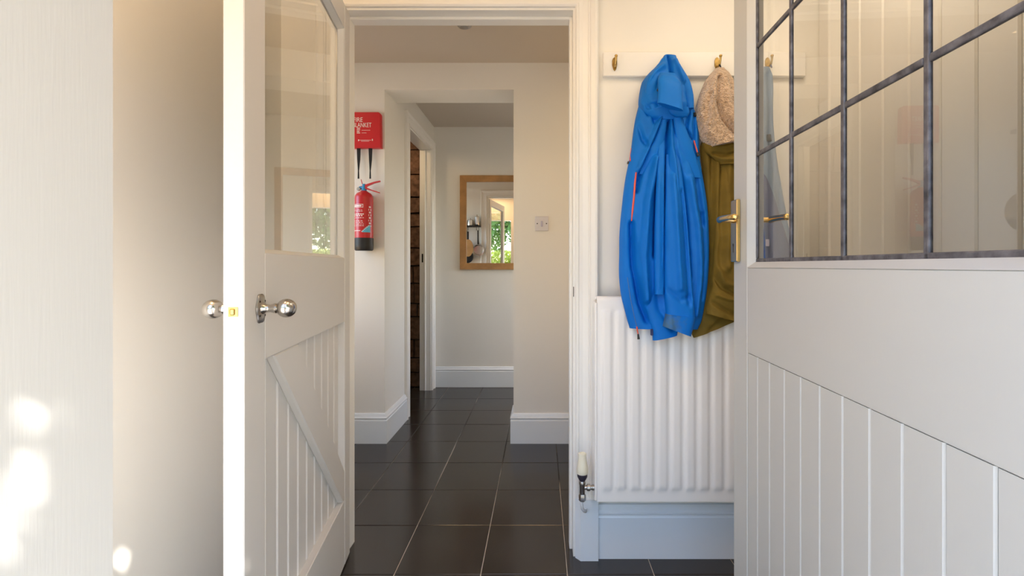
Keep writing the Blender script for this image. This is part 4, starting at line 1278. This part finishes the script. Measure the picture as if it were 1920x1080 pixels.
# ------------------------------------------------------------------ outdoors, seen only in the glass and the mirror
struct('ground', MB().box(-40, 40, -45, 0.27, -0.3, -0.06), M['gravel'], label='pale gravel in front of the house', cat='ground')
struct('doorstep', MB().box(-0.9, 0.9, -0.35, 0.27, -0.06, -0.004, bev=0.01), M['render'], label='pale doorstep before the front door', cat='step')

def leaves(name, n, sampler, size, m, parent, seed=1, skip=None):
    rg = np.random.default_rng(seed)
    P = sampler(rg, n)
    n = len(P)
    a = rg.normal(size=(n, 3)); a /= np.linalg.norm(a, axis=1)[:, None]
    b = rg.normal(size=(n, 3)); b -= a * (a * b).sum(1)[:, None]; b /= np.linalg.norm(b, axis=1)[:, None]
    s = rg.uniform(0.7, 1.3, n)[:, None] * size
    off = np.array(world_loc(parent))
    V = np.stack([P - a * s, P + b * s * 0.55, P + a * s, P - b * s * 0.55], 1)
    if skip is not None:
        V = V[skip(V)]
        n = len(V)
    V = V.reshape(-1, 3) - off
    me = bpy.data.meshes.new(name)
    me.vertices.add(4 * n)
    me.vertices.foreach_set('co', V.ravel())
    me.loops.add(4 * n)
    me.loops.foreach_set('vertex_index', np.arange(4 * n, dtype=np.int32))
    me.polygons.add(n)
    me.polygons.foreach_set('loop_start', np.arange(0, 4 * n, 4, dtype=np.int32))
    me.update(calc_edges=True)
    me.materials.append(m)
    o = bpy.data.objects.new(name, me); C.objects.link(o); o.parent = parent
    o['kind'] = 'stuff'
    return o

def ball(c, r):
    c, r = np.array(c), np.array(r)
    def f(rg, n):
        d = rg.normal(size=(n, 3)); d /= np.linalg.norm(d, axis=1)[:, None]
        return c + d * r * (rg.uniform(0.0, 1, n) ** 0.4)[:, None]
    return f

# shade tree beside the front door; a few gaps in its crown let the sun dapple the door frame
SPOTS = []
def spot_on(k, Xp, py):      # a point at lateral plane Xp
    pass
def on_jamb(px, py):
    Y = JX * FPX / (px - CX)
    return Vector((JX, Y, EYE - (py - CY) / FPX * Y))
for px, py, r in ((34, 80, 0.0045), (44, 115, 0.0045), (50, 772, 0.0065), (58, 795, 0.0055), (130, 768, 0.0055), (62, 900, 0.0070), (6, 1025, 0.0080), (-8, 940, 0.0050), (205, 340, 0.0022), (80, 845, 0.0020)):
    SPOTS.append((on_jamb(px, py), r))
SPOTS.append((Vector((LX0, LX0 * FPX / (228 - CX), EYE - (1050 - CY) / FPX * (LX0 * FPX / (228 - CX)))), 0.016))
SPOTS.append((din((0.012, 0, 0.60)), 0.007))
SPOTS.append((din((0.015, 0, 0.53)), 0.007))
tr = thing('tree', (2.3, -1.2, -0.06), 'small leafy shade tree standing beside the front door', 'tree')
MB().tube([(2.3, -1.2, -0.06), (2.25, -1.15, 0.8), (2.05, -1.0, 1.7), (1.8, -0.8, 2.7), (1.7, -0.7, 3.4)], [0.08, 0.07, 0.06, 0.045, 0.02], n=10).build('trunk', M['bark'], tr, smooth=True)
cc = Vector((0.05, 0.35, 1.05)) + SUN * 2.6
def gaps(V):
    """leaves to keep: none past the wall, none over a gap"""
    keep = (V[:, :, 1] < 0.2).all(1)
    sv_ = np.array(SUN)
    c = V.mean(1)
    smp = [c] + [V[:, k] for k in range(4)] + [(V[:, k] + V[:, (k + 1) % 4]) / 2 for k in range(4)] + [(V[:, k] + c) / 2 for k in range(4)]
    for p, r in SPOTS:
        for q in smp:
            d = q - np.array(p)
            t = d @ sv_
            keep &= np.linalg.norm(d - t[:, None] * sv_, axis=1) > r
    return keep
leaves('foliage', 110000, ball(cc, (1.4, 1.4, 1.4)), 0.033, M['leaf'], tr, 3, gaps)

# hedge and trees across the garden
hg = thing('hedge', (0, -9.5, -0.06), 'long sunlit hedge across the garden, seen in the glass', 'hedge')
def boxs(x0, x1, y0, y1, z0, z1):
    def f(rg, n): return np.stack([rg.uniform(x0, x1, n), rg.uniform(y0, y1, n), rg.uniform(z0, z1, n)], 1)
    return f
leaves('foliage', 26000, boxs(-6, 6, -10.2, -8.9, 0.0, 1.75), 0.07, M['leaf_bright'], hg, 5)
for k, (x, y, h, r) in enumerate(((-3.2, -14, 5.2, 2.2), (1.2, -15.5, 6.0, 2.1), (5.6, -14.5, 5.4, 2.2), (-7.7, -15, 5.0, 2.2))):
    t = thing('tree', (x, y, -0.06), ['slim garden tree behind the hedge, seen in the mirror', 'tallest garden tree behind the hedge', 'garden tree behind the hedge at its sunny end', 'garden tree behind the hedge at its far end'][k], 'tree')
    MB().tube([(x, y, -0.06), (x + 0.1, y, h * 0.4), (x, y, h * 0.8)], [0.16, 0.12, 0.04], n=8).build('trunk', M['bark'], t, smooth=True)
    leaves('foliage', 5200, ball((x, y, h * 0.72), (r, r * 0.8, h * 0.42)), 0.13, M['leaf'], t, 20 + k)
